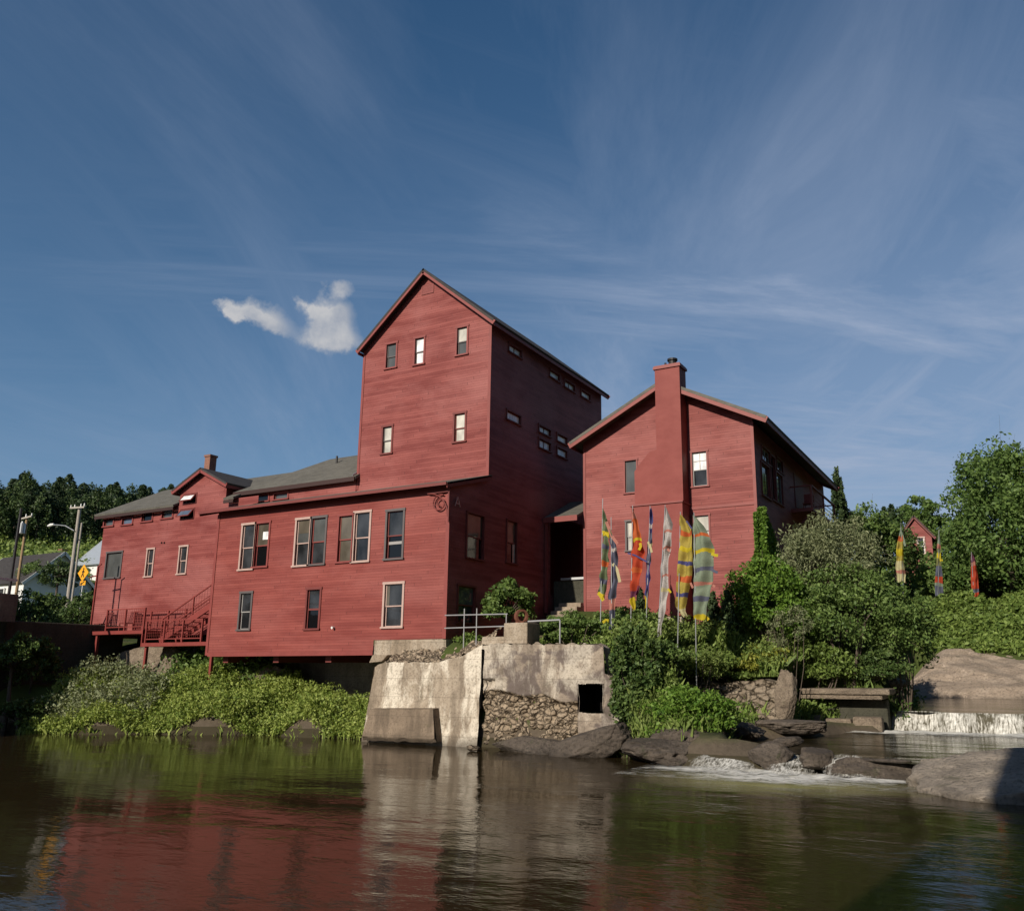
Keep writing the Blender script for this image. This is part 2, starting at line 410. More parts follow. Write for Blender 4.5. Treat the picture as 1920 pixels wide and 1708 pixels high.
# ------------------------------------------------------------------ ground
PTS = []
def gp(x, y, z): PTS.append((x, y, z))
for q in [(-33,10),(-25,15),(-15,15),(-10,10),(-5,12),(-10,18.5),(0,8),(-20,20.5),(-27,19.5),(3,14),(-5,0),(-20,5),(5,2),(-40,8),(-60,-6),(-34,17),(-16,21),(-13,19),(-4,17),(-1,16),(-7,17),(4,18.5),(-40,-2)]: gp(*q, -1.5)
for q in [(-34.5,20.6),(-33.4,20.9),(-30,22.5),(-25.8,24.2),(-22,24.4)]: gp(*q, -.32)
for q in [(-36.5,20),(-20.9,23.3),(-17,23.4),(-12,23),(-9.5,22.4)]: gp(*q, -.7)
for q in [(-33,22.4,.35),(-30,24,.5),(-28,25.2,.7),(-24,25.6,.55),(-21.5,26,.6),(-33.5,24.5,1.2),(-31,26,1.7),(-28,27.2,1.5),(-25,27.5,1.0),(-22,28,1.0),(-19,28,2.2),
          (-38,27,2.3),(-36,24,1.6),(-38,23,1.5),(-42,24,3.2),(-48,22,4.2),(-48,30,4.4),(-43,30,3.6),(-34,28.5,2.3),(-55,15,4.6),(-50,40,5.2),(-60,50,6),(-30,45,4.6),(-20,45,5),
          (-17.3,25.2,3.15),(-16,28,3.35),(-17,32,4.2),(-16.5,36,4.8),(-17,24.6,2.55),(-14,25,2.75),(-11,25.2,2.6),(-9.5,24.8,1.9),(-16,32,4.5),(-13,32.3,4.0),(-9,32,3.9),(-13,29,3.4),(-9,28.6,3.0),(-11,26.5,2.75),
          (-6.5,30.6,2.0),(-8.2,26.5,.8),(-9.6,27.4,2.0),(-8,29,1.9),(-8.8,24.2,.9),(-8.2,23.5,.5),(-4.8,31.6,1.3),(-5.5,33.4,2.5),(-11,27.6,2.9),(-4.5,37,2.4),(-6,42,4.0),
          (-3,23.5,-.5),(1,24,-.6),(-3.5,27,-.5),(-1,27.5,-.5),(3,26,-.6),(-5,27,-.4),(-4.5,29,-.4),(-2,31,-.3),(2,31,-.3),(-2.2,33.5,.2),(1,40,.2),(6,36,.1),(-1,45,.2),(4,48,.3),(-2.8,40,.7),(9,42,1),(12,30,2),(10,22,2),(5,22,.3),(9,14,1.4),(14,8,2.2),(8,2,1.2),(12,-4,2),
          (-7,49,1.6),(-4,50,.5),(0,50.5,.4),(5,51,.4),(9,51,.4),(-3,53.6,2.9),(1,53.6,2.8),(6,54,2.8),(-3,55.5,4.4),(1,55.5,4.2),(6,56,4.4),(-3,58,6.1),(1,58,6.0),(7,58.5,6.0),(-10,50,4.6),(-9,58,6.4),(0,64,6.5),(-4,62,6.4),(5,63,6.4),(-10,66,7.6),(6,70,7.5),
          (-14,48,5.4),(-25,60,6.2),(-40,70,7),(20,60,6),(25,30,5),(30,10,4),(25,-20,3),(0,-14,1.2),(-10,-18,1.4),(-35,-25,2),(-70,20,5.4),(-80,-20,5),(-75,60,7.5),(-20,90,9),(20,90,10),(0,76,9)]: gp(*q)
for a in range(0, 360, 20):
    for rr, zz in ((140, 8), (320, 9), (800, 12)): gp(rr*math.cos(R(a)), rr*math.sin(R(a)), zz)
PA = np.array(PTS)
LOWER = [(-110,-60),(-110,12),(-42,19.8),(-36,20.3),(-33.4,20.9),(-30,22.5),(-25.8,24.2),(-21,24.4),(-20.6,24.5),(-12.7,24.5),(-12.6,25.5),(-10.9,25.5),(-10.8,24.5),(-10.5,24.3),(-10.2,23.2),(-8.6,22.0),(-7.4,21.9),(-5,21.7),(-3,21.0),(-1.5,20.6),(4,19.8),(7,15),(8,-2),(-4,-5),(-20,-60)]
MIDDLE = [(-7.9,23.2),(-7.7,25),(-7.2,26.6),(-6.3,27.0),(-5.7,28),(-5.6,30.3),(-4.1,30.5),(-4.6,32.5),(12,32.5),(12,22.5),(5,21.8),(-2,21.2),(-3.2,21.3),(-4.6,22.2),(-6,22.5)]
UPPER = [(-4.4,32.4),(12,32.4),(30,50),(8,48.9),(-5.4,48.9),(-5.2,46),(-4.9,41),(-4.5,36)]
def poly_inside(px, py, P):
    ins = np.zeros(len(px), bool); dist = np.full(len(px), 1e9)
    for (x0, y0), (x1, y1) in zip(P, P[1:]+P[:1]):
        ins ^= ((y0 > py) != (y1 > py)) & (px < (x1-x0)*(py-y0)/(y1-y0+1e-12)+x0)
        L = (x1-x0)**2+(y1-y0)**2
        t = np.clip(((px-x0)*(x1-x0)+(py-y0)*(y1-y0))/L, 0, 1)
        dist = np.minimum(dist, np.hypot(px-x0-t*(x1-x0), py-y0-t*(y1-y0)))
    return ins, dist
BENCH = [(-10.6,25.0),(-10.4,28.95),(-7.2,28.95),(-6.9,32.0),(-3.7,32.0),(-3.7,29),(-6,26),(-8,24.3)]
def carve(x, y, h):
    ins, d = poly_inside(x, y, BENCH); h = np.where(ins, np.minimum(h, .44), h)
    for P, lev, dep in ((LOWER, WZ, 1.4), (MIDDLE, .1, .5), (UPPER, .72, .6)):
        ins, d = poly_inside(x, y, P)
        h = np.where(ins, np.minimum(h, lev-np.minimum(dep, .02+d*.7)), h)
    return h
def ground_h(x, y, detail=True):
    x = np.atleast_1d(np.asarray(x, float)); y = np.atleast_1d(np.asarray(y, float))
    out = np.empty(len(x))
    for i in range(0, len(x), 20000):
        xs, ys = x[i:i+20000, None], y[i:i+20000, None]
        d2 = (xs-PA[:,0])**2 + (ys-PA[:,1])**2 + .05
        w = d2**-1.9
        out[i:i+20000] = (w*PA[:,2]).sum(1)/w.sum(1)
    out = carve(x, y, out)
    t = -.85*x + .53*y; w2 = .53*x + .85*y
    t2 = np.clip(t-74, 0, 150)
    out = out + .20*t2*np.exp(-(w2/115)**2)*np.clip((t2)/12, 0, 1)
    out = out + 1.2*np.clip(x-12, 0, 45)*np.clip((y+40)/20, 0, 1)*np.clip((130-y)/30, 0, 1)  # unseen steep hill added on the right to cut sky light on the walls
    return out
gx = np.concatenate([-70-np.geomspace(1, 900, 42)[::-1], np.arange(-70, 26, .55), 26+np.geomspace(1, 900, 34)])
gy = np.concatenate([-25-np.geomspace(1, 700, 26)[::-1], np.arange(-25, 72, .55), 72+np.geomspace(1, 900, 40)])
XX, YY = np.meshgrid(gx, gy)
ZZ = ground_h(XX.ravel(), YY.ravel())
ZZ += np.array([noise.fractal(Vector((a*.35, b*.35, 0)), 1.0, 2.0, 4) for a, b in zip(XX.ravel(), YY.ravel())])*.10
def np_mesh(name, V, Fc, mats, parent=None, smooth=False, link=True, per=4, mi=None):
    me = bpy.data.meshes.new(name)
    V = np.asarray(V, np.float32); Fc = np.asarray(Fc, np.int32)
    me.vertices.add(len(V)); me.vertices.foreach_set('co', V.ravel())
    me.loops.add(Fc.size); me.loops.foreach_set('vertex_index', Fc.ravel())
    me.polygons.add(len(Fc)); me.polygons.foreach_set('loop_start', np.arange(0, Fc.size, per, dtype=np.int32))
    me.polygons.foreach_set('loop_total', np.full(len(Fc), per, np.int32))
    if smooth: me.polygons.foreach_set('use_smooth', np.ones(len(Fc), bool))
    for m in (mats if isinstance(mats, (list, tuple)) else [mats]): me.materials.append(m)
    if mi is not None: me.polygons.foreach_set('material_index', np.asarray(mi, np.int32))
    me.update(calc_edges=True); me.validate()
    if not link: return me
    o = bpy.data.objects.new(name, me); COL.objects.link(o)
    if parent: attach(o, parent)
    return o
def grid_faces(nx, ny):
    i = np.arange(nx*ny).reshape(ny, nx)
    return np.stack([i[:-1,:-1], i[:-1,1:], i[1:,1:], i[1:,:-1]], -1).reshape(-1, 4)
def groundmat():
    m, n = new_mat('ground_cover')
    p = n.pos(); z = n.sep(p)[2]
    f = n.noise(p, .5, 8, .65); g = n.noise(p, 6, 6, .7)
    grass = n.mix(g, (.030, .050, .012), (.085, .105, .028))
    dirt = n.mix(g, (.10, .075, .05), (.20, .155, .105))
    c = n.mix(n.ramp(f, [(.56, 0.0), (.68, 1.0)]), grass, dirt)
    shore = n.ramp(n.math('ADD', z, n.math('MULTIPLY', f, .6)), [(.55, 1.0), (.95, 0.0)])
    c = n.mix(shore, c, n.mix(g, (.055, .044, .032), (.14, .112, .082)))
    c = n.mix(n.ramp(z, [(0.0, 1.0), (.01, 0.0)]), c, (.05, .042, .025))
    n.principled(**{'Base Color': c, 'Roughness': .95, 'Specular IOR Level': .15, 'Normal': n.bump(g, .6, .06)})
    return m
ground = np_mesh('ground', np.stack([XX.ravel(), YY.ravel(), ZZ], 1), grid_faces(len(gx), len(gy)), groundmat(), smooth=True)
finish(ground, 'grassy riverbank and hillside ground around the mill pool', None, kind='structure')
def gz(x, y): return float(ground_h(x, y)[0])

# ------------------------------------------------------------------ water
def watermat(name, deep, ripple, aniso=(1, 1, 1), foamy=None, silt=None):
    m, n = new_mat(name)
    p = n.pos()
    a = n.noise(n.scalev(p, aniso), 1.1, 3, .5, .6)
    b = n.noise(n.scalev(p, aniso), 4.5, 3, .5, .4)
    c = n.noise(n.scalev(p, aniso), .35, 2, .5)
    hgt = n.math('ADD', n.math('ADD', n.math('MULTIPLY', a, 1.0), n.math('MULTIPLY', b, .34)), n.math('MULTIPLY', n.noise(n.scalev(p, aniso), 11, 3, .55), .16))
    calm = n.ramp(c, [(.36, .30), (.62, 1.0)])
    xx_ = n.sep(p)[0]
    calm = n.math('MULTIPLY', calm, n.math('MULTIPLY_ADD', n.math('MINIMUM', n.math('MAXIMUM', n.math('DIVIDE', n.math('ADD', xx_, 15.0), 8.0), 0.0), 1.0), .50, .50))
    col = deep
    if silt:   # aerated greenish water stirred up below the cascade
        x, y, z = n.sep(p)
        dx = n.math('DIVIDE', n.math('SUBTRACT', x, silt[0]), silt[2]); dy = n.math('DIVIDE', n.math('SUBTRACT', y, silt[1]), silt[3])
        r = n.math('SQRT', n.math('ADD', n.math('MULTIPLY', dx, dx), n.math('MULTIPLY', dy, dy)))
        r = n.math('ADD', r, n.math('MULTIPLY', n.math('SUBTRACT', a, .5), .7))
        col = n.mix(n.ramp(r, [(.25, 1.0), (1.0, 0.0)]), deep, (.30, .29, .12))
    n.principled(**{'Base Color': col, 'Roughness': .05, 'IOR': 1.33, 'Specular IOR Level': .21,
                    'Normal': n.bump(n.math('MULTIPLY', hgt, calm), ripple, .055)})
    return m
M['river'] = watermat('river_surface', (.025, .0175, .008), .48, (.75, 1.5, 1), silt=(-5.2, 20.0, 3.6, 2.6))
M['upper'] = watermat('upper_surface', (.030, .024, .012), .55, (.8, 1.6, 1))
def water(name, poly, z, mat, label):
    b = MB(); b.add([(x, y, z) for x, y in poly], [tuple(range(len(poly)))])
    o = b.build(name, mat); o['kind'] = 'structure'; o['label'] = label
    return o
water('water', [(-110, -40), (30, -40), (30, 12), (6, 19), (2, 22.6), (-7.2, 23.6), (-9, 25), (-40, 28), (-110, 10)], WZ, M['river'], 'dark reflective river pool below the mill')
water('water', [(-7.9, 23.0), (-6, 22.45), (-4.6, 22.1), (-3.2, 21.25), (-1.8, 21.1), (6, 22), (12, 33), (-5.2, 33), (-7.4, 31), (-8.2, 26)], .1, M['upper'], 'brown middle pool between the falls and the cascade')
water('water', [(-4.7, 32.25), (14, 32.25), (30, 52), (-8, 52), (-5.6, 36)], .72, M['upper'], 'smooth upper river above the falls')

def foam_mat(name, vert=True, alpha_edge=False, dens=.5):
    m, n = new_mat(name)
    p = n.pos()
    f = n.noise(n.scalev(p, (9, 2.5, .28) if vert else (.9, 2.4, 2)), 2.2, 7, .62, .5)
    g = n.noise(n.scalev(p, (1, 1, .5) if vert else (1, 1, 1)), 7, 5, .6, 1.0)
    v = n.math('ADD', n.math('MULTIPLY', f, .68), n.math('MULTIPLY', g, .32))
    if vert: v = n.math('ADD', v, n.math('MULTIPLY', n.math('SUBTRACT', n.noise(n.scalev(p, (1, 1, .15)), 1.1, 4, .6), .5), .55))
    c = n.mix(n.ramp(v, [(dens-.10, 0.0), (dens+.12, 1.0)]), (.085, .076, .05), (.72, .71, .66))
    pr, out = n.principled(**{'Base Color': c, 'Roughness': .55, 'Specular IOR Level': .3, 'Normal': n.bump(v, .12, .02)})
    if alpha_edge and not vert:
        al0 = .46
    else: al0 = .60
    if alpha_edge:
        at = n.n('ShaderNodeAttribute', attribute_name='edge').outputs['Fac']
        al = n.ramp(n.math('ADD', v, n.math('MULTIPLY', at, .50)), [(al0, 0.0), (al0+.40, .90)])
        n.put(pr, 'Alpha', al)
    return m
M['falls'] = foam_mat('falling_water', True, dens=.50)
M['foam'] = foam_mat('foam', False, True, dens=.37)
M['spill'] = foam_mat('spilling_water', True, True, dens=.44)

def falls():
    nx, ny = 150, 14; V = []
    for j in range(ny):
        t = j/(ny-1)
        for i in range(nx):
            x = -4.5 + 11*i/(nx-1)
            y = 32.3 + .35*math.sin(x*1.1) + .18*math.sin(x*3.7)
            nz = noise.fractal(Vector((x*3.1, t*1.2, 4)), 1, 2, 4)
            V.append((x, y - .55*t**1.4 - .05*nz, .735 - .66*t**1.6 + .02*nz*t))
    o = np_mesh('waterfall', np.array(V), grid_faces(nx, ny), M['falls'], smooth=True)
    return finish(o, 'low white waterfall spilling over a straight ledge at the right', 'waterfall')
falls()
def foam_patch(name, pts_in, z, n_label, mat, dz=.0, res=.08, kind='stuff'):
    """foam floating on water: irregular raft bounded by an ellipse list"""
    x0 = min(c[0]-c[2] for c in pts_in); x1 = max(c[0]+c[2] for c in pts_in)
    y0 = min(c[1]-c[3] for c in pts_in); y1 = max(c[1]+c[3] for c in pts_in)
    xs = np.arange(x0, x1, res); ys = np.arange(y0, y1, res)
    A, B = np.meshgrid(xs, ys); e = np.zeros(A.shape)
    for cx, cy, rx, ry in pts_in:
        e = np.maximum(e, 1-np.sqrt(((A-cx)/rx)**2+((B-cy)/ry)**2))
    e = np.clip(e, 0, 1)
    hz = np.array([noise.fractal(Vector((a*1.7, b*1.7, 2)), 1, 2, 4) for a, b in zip(A.ravel(), B.ravel())]).reshape(A.shape)
    Z = z + .015 + np.clip(e, 0, .6)*(.05+.10*hz)
    o = np_mesh(name, np.stack([A.ravel(), B.ravel(), Z.ravel()], 1), grid_faces(len(xs), len(ys)), mat, smooth=True)
    at = o.data.attributes.new('edge', 'FLOAT', 'POINT'); at.data.foreach_set('value', e.ravel().astype(np.float32))
    return finish(o, n_label, 'foam', kind=kind)
foam_patch('foam', [(-2.5, 31.0, 2.6, .95), (1.2, 31.1, 3.4, 1.1), (4, 31.1, 3, .9), (-4.2, 30.7, 1.9, .5), (-4.6, 30.5, 1.6, .6)], .1, 'white foam along the foot of the low waterfall', M['foam'])
foam_patch('foam', [(-6.3, 21.2, 2.2, 1.1), (-4.9, 20.95, 2.1, 1.05), (-3.4, 21.0, 1.7, .50), (-7.5, 21.1, 1.5, .5), (-5.4, 20.2, 2.2, .8)], WZ, 'churned white foam at the foot of the rocky cascade', M['foam'])

def spill(p_top, p_bot, w0, w1, label, seed):
    nu, nv = 16, 14; V = []; E_ = []
    p_top, p_bot = Vector(p_top), Vector(p_bot); d = p_bot-p_top
    side = Vector((d.y, -d.x, 0)).normalized()
    for j in range(nv):
        t = j/(nv-1)
        for i in range(nu):
            u = i/(nu-1)*2-1
            q = p_top + Vector((d.x*t, d.y*t, d.z*min(1, t*1.15)**1.1)) + side*u*(w0+(w1-w0)*t)*.5
            q.z += .06*noise.fractal(Vector((u*2+seed, t*2.5, seed)), 1, 2, 3) + .04*(1-u*u)
            V.append(tuple(q)); E_.append((1-abs(u)**1.5)*min(1, 2.6*t+.05)*(1.1-.35*t))
    o = np_mesh('cascade', np.array(V), grid_faces(nu, nv), M['spill'], smooth=True)
    at = o.data.attributes.new('edge', 'FLOAT', 'POINT'); at.data.foreach_set('value', np.array(E_, np.float32))
    return finish(o, label, 'cascade')

spill((-7.2, 22.9, .10), (-6.6, 20.9, WZ+.0), 1.1, 2.6, 'white cascade tumbling between dark rocks on the left of the rapids', 3)
spill((-5.45, 22.6, .11), (-5.0, 20.8, WZ+.0), .6, 1.7, 'narrow white spout between two dark river rocks', 8)
spill((-3.75, 21.9, .14), (-3.75, 21.0, WZ+.02), 1.3, 1.5, 'thin sheet of water slipping over the rock rim before the big right boulder', 14)

# ------------------------------------------------------------------ rocks
def rock(name, c, r, mat, label, cat='rock', seed=0, rotz=0.0, rough=.32, flat=.0, sub=5, freq=1.0, group=None, parent=None, strata=0.0, tilt=0.0, facets=16):
    import bmesh
    bm = bmesh.new(); bmesh.ops.create_icosphere(bm, subdivisions=sub, radius=1)
    rot = Matrix.Rotation(rotz, 3, 'Z')
    rr_ = random.Random(seed*13+1); planes = []
    for _ in range(facets):
        v_ = Vector((rr_.gauss(0, 1), rr_.gauss(0, 1), rr_.gauss(.15, .8))).normalized(); planes.append((v_, rr_.uniform(.66, .98)))
    for v in bm.verts:
        d = v.co.normalized()
        # squarish base form, then broken by ridged noise
        k = 1/max(1e-3, (abs(d.x)**3.2+abs(d.y)**3.2+abs(d.z)**3.2)**(1/3.2))
        s = Vector((seed*3.1, seed*1.7, seed*.9))
        n1 = noise.fractal(d*1.25*freq+s, 1, 2, 5); n2 = noise.ridged_multi_fractal(d*1.9*freq+s, 1, 2, 4, 1, 2)
        q = d*k*(1+rough*n1+rough*.32*(n2-1))
        for pn, pd in planes:
            e = q.dot(pn)-pd
            if e > 0: q = q-pn*e*.92
        q = q+d*.05*noise.fractal(d*7+s, 1, 2, 4)
        if flat and q.z > flat: q.z = flat+(q.z-flat)*.22
        if strata: q.z += strata*noise.noise(Vector((q.x*1.5, q.y*1.5, q.z*5))+s)
        v.co = rot @ (Matrix.Rotation(-tilt, 3, 'Y') @ Vector((q.x*r[0], q.y*r[1], q.z*r[2])))
    me = bpy.data.meshes.new(name); bm.to_mesh(me); bm.free()
    me.polygons.foreach_set('use_smooth', [True]*len(me.polygons)); me.materials.append(mat)
    o = bpy.data.objects.new(name, me); COL.objects.link(o); o.location = c
    if parent: attach(o, parent); return o
    return finish(o, label, cat, group)

def rock_px(name, x0, x1, yt, yb, Y, mat, label, dy=None, **k):
    """rock filling pixel rectangle at distance Y (real size from its distance)"""
    a, b = PY(x0, (yt+yb)/2, Y), PY(x1, (yt+yb)/2, Y); t, u = PY((x0+x1)/2, yt, Y), PY((x0+x1)/2, yb, Y)
    c = ((a[0]+b[0])/2, Y+(dy or (b[0]-a[0])*.3)*.7, (t[2]+u[2])/2)
    return rock(name, c, ((b[0]-a[0])/2, dy or (b[0]-a[0])*.3, (t[2]-u[2])/2*1.05), mat, label, **k)

rock_px('rock', 905, 1090, 1384, 1426, 23.0, M['rock_dark'], 'low dark rock shelf at the waterline below the rubble wall', seed=1, rough=.25, dy=.8)
rock_px('rock', 1020, 1182, 1356, 1430, 22.6, M['rock_dark'], 'slanting grey brown slab of rock in front of the square wall opening', seed=5, rough=.2, dy=.8, rotz=.1, tilt=.28, flat=.45)
rock_px('rock', 1135, 1290, 1375, 1440, 21.9, M['rock_dark'], 'flat brown waterline rock just left of the cascade', seed=9, flat=.5, dy=1.0)
rock_px('rock', 1200, 1350, 1352, 1424, 22.8, M['rock_dark'], 'brown rock under the tall grass clump beside the cascade', seed=12, dy=1.1, rough=.3)
rock_px('rock', 1330, 1430, 1358, 1390, 25.0, M['rock_mid'], 'low dark rock ledge behind the left cascade', seed=14, dy=.8)
rock_px('rock', 1385, 1560, 1344, 1374, 26.6, M['rock_mid'], 'long flat wet rock ledge below the ruined stone wall', seed=21, flat=.4, dy=.7)
rock_px('rock', 1395, 1490, 1394, 1448, 21.6, M['rock_dark'], 'wet black rock splitting the cascade in two', seed=23, dy=.55)
rock_px('rock', 1445, 1505, 1382, 1402, 22.2, M['rock_dark'], 'small rounded stone topping the split of the cascade', seed=25, dy=.4)
rock_px('rock', 1500, 1565, 1402, 1450, 21.5, M['rock_dark'], 'wet rounded rock right of the narrow white spout', seed=27, dy=.5)
rock_px('rock', 1545, 1720, 1425, 1475, 21.3, M['rock_dark'], 'low dark rim of rock that the thin water sheet slips over', seed=29, dy=.5)
rock('boulder', (1.75, 21.75, -.30), (4.3, 2.35, 1.12), M['rock_grey'], 'huge smooth pale grey boulder half in shadow at the right edge', 'boulder', seed=33, rotz=R(24), rough=.10, freq=.6, flat=.70, facets=7)
rock_px('rock', 870, 895, 1398, 1408, 22.6, M['rubble'], 'small cream stone lying at the waterline below the pier', seed=35, sub=3)
rock_px('rock', 195, 325, 1212, 1290, 26.0, M['stonewall'], 'big pale boulder under the red deck among the weeds', seed=37, dy=.8, rough=.2)
rock_px('rock', 420, 515, 1243, 1300, 26.6, M['stonewall'], 'broken pale masonry lump under the overhanging wing', seed=39, dy=.7)
rock_px('rock', 1555, 1640, 1258, 1300, 33.0, M['rock_grey'], 'grey stone under the dark bush beside the slab', seed=41, dy=.7)
rock_px('rock', 1600, 1690, 1262, 1297, 34, M['rock_grey'], 'tilted grey bank stone beside the upper river', seed=43, dy=.7, rotz=.3)

# big smooth ledge rising from the upper river
def ledge():
    nx, ny = 90, 46; V = []
    for j in range(ny):
        t = j/(ny-1)
        for i in range(nx):
            s = i/(nx-1); x = -6.6+20*s; y = 47.6 + 6.4*t
            n1 = noise.fractal(Vector((x*.35, y*.5, 1)), 1, 2, 6)
            topz = 2.55+.50*math.exp(-((x+2.6)/2.6)**2) - .03*x
            prof = min(1, (t*1.25))**.72
            edge = min(1, max(0, (x+6.4)/2.4))**.6
            z = .45 + (topz-.45)*prof*edge + .22*n1*min(1, t*4) + .05*math.sin(y*5+x*2+n1*6)*min(1, t*3)
            V.append((x+.4*n1, y-.3*n1, z))
    o = np_mesh('rock_ledge', np.array(V), grid_faces(nx, ny), M['rock_pale'], smooth=True)
    return finish(o, 'broad smooth pink grey rock ledge sloping into the upper river', 'rock ledge')
ledge()

# ------------------------------------------------------------------ windows
def window(parent, plane, rect, inward, casing='trim', sash='trim', panes=('g_dark',), kind='hung', cw=.075, label=None, cproud=.035, face=0.0, curtain=None):
    """casing mesh = window, children: sash and pane. rect = (u0, z0, u1, z1) of the opening."""
    u0, z0, u1, z1 = rect
    c = face
    def bx(b, a0, a1, d0, d1, e0, e1):
        # a: along wall, d: depth inward from wall face, e: height
        p, q = c+inward*d0, c+inward*d1
        if plane == 'Y': b.box(a0, a1, p, q, e0, e1)
        else: b.box(p, q, a0, a1, e0, e1)
    f = MB()
    bx(f, u0-cw, u0+.012, -cproud, .012, z0, z1)
    bx(f, u1-.012, u1+cw, -cproud, .012, z0, z1)
    bx(f, u0-cw-.02, u1+cw+.02, -cproud-.012, .014, z1-.012, z1+cw*1.1)
    bx(f, u0-cw-.03, u1+cw+.03, -cproud-.04, .016, z0-cw*.75, z0+.012)
    w = f.build('window', M[casing], parent)
    if label: w['label'] = label
    s = MB(); st = .045
    mid = z0+(z1-z0)*.48
    if kind == 'hung':
        for (a, b_, d) in ((z0, mid+.02, .075), (mid-.02, z1, .045)):
            bx(s, u0+.013, u0+.013+st, d, d+.035, a, b_); bx(s, u1-.013-st, u1-.013, d, d+.035, a, b_)
            bx(s, u0+.013+st, u1-.013-st, d+.001, d+.034, a, a+st); bx(s, u0+.013+st, u1-.013-st, d+.001, d+.034, b_-st, b_)
    elif kind == 'open':   # lower sash pushed up
        a, b_, d = mid-.02, z1, .045
        bx(s, u0+.013, u0+.013+st, d, d+.035, z0, b_); bx(s, u1-.013-st, u1-.013, d, d+.035, z0, b_)
        bx(s, u0+.013+st, u1-.013-st, d+.001, d+.034, a, a+st*1.7); bx(s, u0+.013+st, u1-.013-st, d+.001, d+.034, b_-st, b_)
    else:
        bx(s, u0+.013, u0+.013+st*.8, .05, .085, z0, z1); bx(s, u1-.013-st*.8, u1-.013, .05, .085, z0, z1)
        bx(s, u0+.013+st*.8, u1-.013-st*.8, .051, .084, z0+.012, z0+.012+st); bx(s, u0+.013+st*.8, u1-.013-st*.8, .051, .084, z1-.012-st, z1-.012)
        if kind == 'lites2':
            um = (u0+u1)/2; bx(s, um-.02, um+.02, .052, .083, z0+.05, z1-.05)
        if kind == 'lites6':
            um = (u0+u1)/2; bx(s, um-.015, um+.015, .052, .083, mid, z1-.05)
            for q in (mid, mid+(z1-mid)*.5): bx(s, u0+.05, u1-.05, .053, .082, q-.015, q+.015)
    s.build('sash', M[sash], w)
    p = MB(); names = []
    if len(panes) == 2 or kind in ('hung', 'open', 'lites6'):
        pl = list(panes)*2 if len(panes) == 1 else list(panes)
        d_low, d_up = (.092, .062) if kind != 'lites6' else (.068, .068)
        bx(p, u0+.02, u1-.02, d_low, d_low+.006, z0+.02, mid); p.m[-6:] = [0]*6
        bx(p, u0+.02, u1-.02, d_up, d_up+.006, mid, z1-.02); p.m[-6:] = [1]*6
        names = [M[pl[0]], M[pl[1]]]
    else:
        bx(p, u0+.02, u1-.02, .068, .074, z0+.02, z1-.02); names = [M[panes[0]]]
    p.build('pane', names, w)
    if curtain:
        q = MB()
        a0, a1, e0, e1, m_ = curtain
        bx(q, u0+(u1-u0)*a0, u0+(u1-u0)*a1, .055, .060, z0+(z1-z0)*e0, z0+(z1-z0)*e1)
        q.build('curtain', M[m_], w)
    return w

def rectY(xl, yt, xr, yb, Y):
    xm, ym = (xl+xr)/2, (yt+yb)/2
    return (PY(xl, ym, Y)[0], PY(xm, yb, Y)[2], PY(xr, ym, Y)[0], PY(xm, yt, Y)[2])
def rectX(xl, yt, xr, yb, X):
    xm, ym = (xl+xr)/2, (yt+yb)/2
    return (PX(xl, ym, X)[1], PX(xm, yb, X)[2], PX(xr, ym, X)[1], PX(xm, yt, X)[2])
def inset(r, t): return (r[0]+t, r[1]+t, r[2]-t, r[3]-t)

def gable_roof(parent, x0, x1, zE, xR, zR, y0, y1, t=.09, mat='shingle', trim='trim', fascia=.2, name='roof', label=None, eave_t=None):
    """ridge along Y. (x0,zE) (xR,zR) (x1,zE) are outer top-surface points"""
    b = MB()
    b.slab([(x0, y0, zE), (xR, y0, zR), (xR, y1, zR), (x0, y1, zE)], t)
    b.slab([(xR, y0, zR), (x1, y0, zE), (x1, y1, zE), (xR, y1, zR)], t)
    r = b.build(name, M[mat], parent)
    if label: r['label'] = label
    f = MB()
    for (xa, xb) in ((x0, xR), (x1, xR)):
        for yy in (y0+.035, y1-.035):
            p, q = Vector((xa, yy, zE-t-.045)), Vector((xb, yy, zR-t-.045))
            f.bar(p, q, .05, fascia)
    f.box(x0+.03, x0+.07, y0+.07, y1-.07, zE-t-.14, zE-t-.0); f.box(x1-.07, x1-.03, y0+.07, y1-.07, zE-t-.14, zE-t-.0)
    f.build('rake_board', M[trim], r)
    return r

# ------------------------------------------------------------------ the mill
XC, XWL, YF, YT, YTB = -18.01, -30.28, 25.0, 27.55, 38.15
mill = thing('mill_building', (-24, 27, 2.7), 'big red clapboard mill with a tall gabled tower and a low wing overhanging the bank', 'building')
Z_B, Z_E = 2.71, 8.80

front = [  # xl, yt, xr, yb, casing, sash, panes, kind
 (453,984,476,1067,'cream','cream',('g_dark','g_dark'),'hung',None),
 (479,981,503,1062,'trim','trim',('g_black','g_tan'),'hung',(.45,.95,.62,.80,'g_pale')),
 (554.5,974,580,1060,'cream','cream',('g_dark','g_grey'),'hung',(.1,.9,.70,.97,'g_tan')),
 (583.5,971,609.5,1057.5,'greyframe','trim',('g_dark','g_grey'),'hung',None),
 (634.5,967,660,1053,'trim','trim',('g_tan','g_tan'),'hung',None),
 (664.5,961,692.5,1052,'cream','cream',('g_dark','g_dark'),'hung',None),
 (725,958,755.5,1047,'greyframe','trim_dark',('g_black','g_dark'),'hung',(.1,.95,.30,.36,'greysash')),
 (450,1112,470,1180,'greyframe','greysash',('g_dark','g_dark'),'hung',None),
 (575,1105,599,1178.5,'trim_dark','trim_dark',('g_black','g_dark'),'open',None),
 (720.5,1094.5,754.5,1175,'cream','cream',('g_dark','g_dark'),'hung',(.06,.22,.5,.96,'g_tan'))]
holes = [rectY(*w[:4], YF) for w in front]
XS = PY(700, 1210, YF)[0]; ZS = PY(768, 1198.5, YF)[2]
b = MB()
